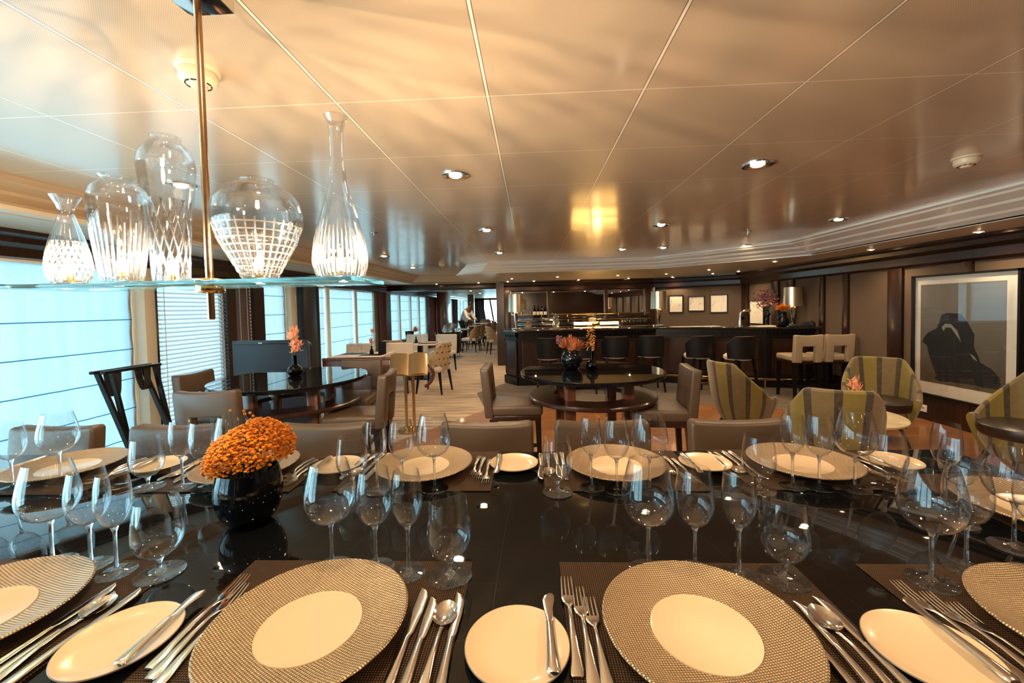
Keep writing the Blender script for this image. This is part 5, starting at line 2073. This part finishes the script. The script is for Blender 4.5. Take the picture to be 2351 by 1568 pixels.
mc = MB().bar((0, 0, 0), (0, .03, .20), .13, .004)
tag(mc.build('menu_card', M_['leather_black'], None, (-2.42, 6.55, .7515)), 'black menu card standing on the first restaurant table', 'menu card')

tr = empty('service_trolley', (-2.42, 12.3, 0))
tag(tr, 'black service trolley with glass dome standing in the aisle', 'trolley')
MB().box(-.27, .27, -.25, .25, .14, .72, .01).build('cabinet', M_['leather_black'], tr)
MB().box(-.30, .30, -.28, .28, .72, .76, .006).build('top', M_['black_gloss'], tr)
MB().box(-.01, .01, -.262, -.25, .35, .60, .004).build('handle', M_['chrome'], tr)
for sx in (-1, 1):
    for sy in (-1, 1):
        MB().lathe([(.0001, -.012), (.05, -.012), (.055, 0), (.05, .012), (.0001, .012)], 18, Matrix.Translation((sx * .22, sy * .2, .058)) @ Matrix.Rotation(pi / 2, 4, 'Y')).box(sx * .22 - .006, sx * .22 + .006, sy * .2 - .006, sy * .2 + .006, .06, .14).build('wheel', M_['chrome'], tr)
MB().lathe([(.24, .762), (.24, .84), (.20, .95), (.12, 1.02), (.0001, 1.045)], 28).build('glass_dome', M_['cut'], tr)
wc = empty('wine_cooler', (-3.05, 10.2, 0))
tag(wc, 'black wine cooler stand holding bottles beside the first restaurant drape', 'wine cooler')
MB().box(-.16, .16, -.16, .16, .004, .72, .01).build('cabinet', M_['wood_dark'], wc)
MB().lathe([(.0001, .72), (.09, .72), (.11, .92), (.105, .92), (.085, .73), (.0001, .73)], 24).build('bucket', M_['black_ceramic'], wc)

# --- waiter
wt = empty('person', (-2.62, 16.0, 0), -.5)
tag(wt, 'person in a white jacket and dark trousers bending over a table', 'person')


def skinfig(name, verts, edges, radii, m, parent, root=0, sub=2):
    me = bpy.data.meshes.new(name)
    me.from_pydata(verts, edges, [])
    o = bpy.data.objects.new(name, me)
    COL.objects.link(o)
    o.parent = parent
    o.modifiers.new('skin', 'SKIN')
    if not me.skin_vertices:
        bpy.context.view_layer.objects.active = o
    sk = me.skin_vertices[0].data
    for i, r_ in enumerate(radii):
        sk[i].radius = r_ if isinstance(r_, tuple) else (r_, r_)
        sk[i].use_root = (i == root)
    s = o.modifiers.new('sub', 'SUBSURF')
    s.levels = s.render_levels = sub
    me.materials.append(m)
    return o


# body: faces +x, leaning forward
bv = [(0, 0, .93), (.02, 0, 1.05), (.12, 0, 1.25), (.22, 0, 1.40), (.27, 0, 1.47), (.31, 0, 1.53), (.34, 0, 1.60), (.35, 0, 1.68),
      (0, -.10, .90), (.03, -.11, .50), (-.02, -.11, .09), (.10, -.12, .03), (0, .10, .90), (.0, .11, .50), (-.04, .11, .09), (.08, .12, .03),
      (.20, -.19, 1.36), (.32, -.22, 1.12), (.52, -.18, 1.00), (.60, -.16, .97), (.20, .19, 1.36), (.30, .23, 1.12), (.50, .18, .99), (.58, .16, .96)]
be = [(0, 1), (1, 2), (2, 3), (3, 4), (4, 5), (5, 6), (6, 7), (0, 8), (8, 9), (9, 10), (10, 11), (0, 12), (12, 13), (13, 14), (14, 15), (3, 16), (16, 17), (17, 18), (18, 19), (3, 20), (20, 21), (21, 22), (22, 23)]
brd = [(.13, .16), (.13, .15), (.13, .17), (.11, .17), .055, .060, .088, .070, .085, .058, .038, .030, .085, .058, .038, .030, .060, .045, .034, .028, .060, .045, .034, .028]
skinfig('body', bv, be, brd, M_['skin'], wt)
jv = [(0, 0, .90), (.02, 0, 1.05), (.12, 0, 1.25), (.22, 0, 1.39), (.20, -.19, 1.36), (.32, -.22, 1.12), (.50, -.185, 1.01), (.20, .19, 1.36), (.30, .23, 1.12), (.48, .185, 1.0)]
je = [(0, 1), (1, 2), (2, 3), (3, 4), (4, 5), (5, 6), (3, 7), (7, 8), (8, 9)]
skinfig('jacket', jv, je, [(.155, .185), (.15, .175), (.15, .19), (.125, .185), .075, .062, .048, .075, .062, .048], M_['jacket'], wt)
pv = [(0, 0, .92), (0, -.10, .86), (.03, -.11, .50), (-.02, -.11, .10), (0, .10, .86), (0, .11, .50), (-.04, .11, .10)]
skinfig('trousers', pv, [(0, 1), (1, 2), (2, 3), (0, 4), (4, 5), (5, 6)], [(.135, .165), .10, .075, .060, .10, .075, .060], M_['slot'], wt)
hm = MB()
hm.lathe([(.0001, .10), (.05, .092), (.085, .055), (.098, 0), (.092, -.05), (.08, -.07)], 20, Matrix.Translation((.335, 0, 1.655)) @ Matrix.Rotation(-.35, 4, 'Y'))
hm.build('hair', M_['hair'], wt)
fc = MB()
blob(fc, (.435, -.032, 1.640), .012)
blob(fc, (.435, .032, 1.640), .012)
fc.build('eyes', M_['hair'], wt)
nz = MB()
blob(nz, (.445, 0, 1.612), .017, (1, .7, 1.3))
nz.build('nose', M_['skin'], wt)
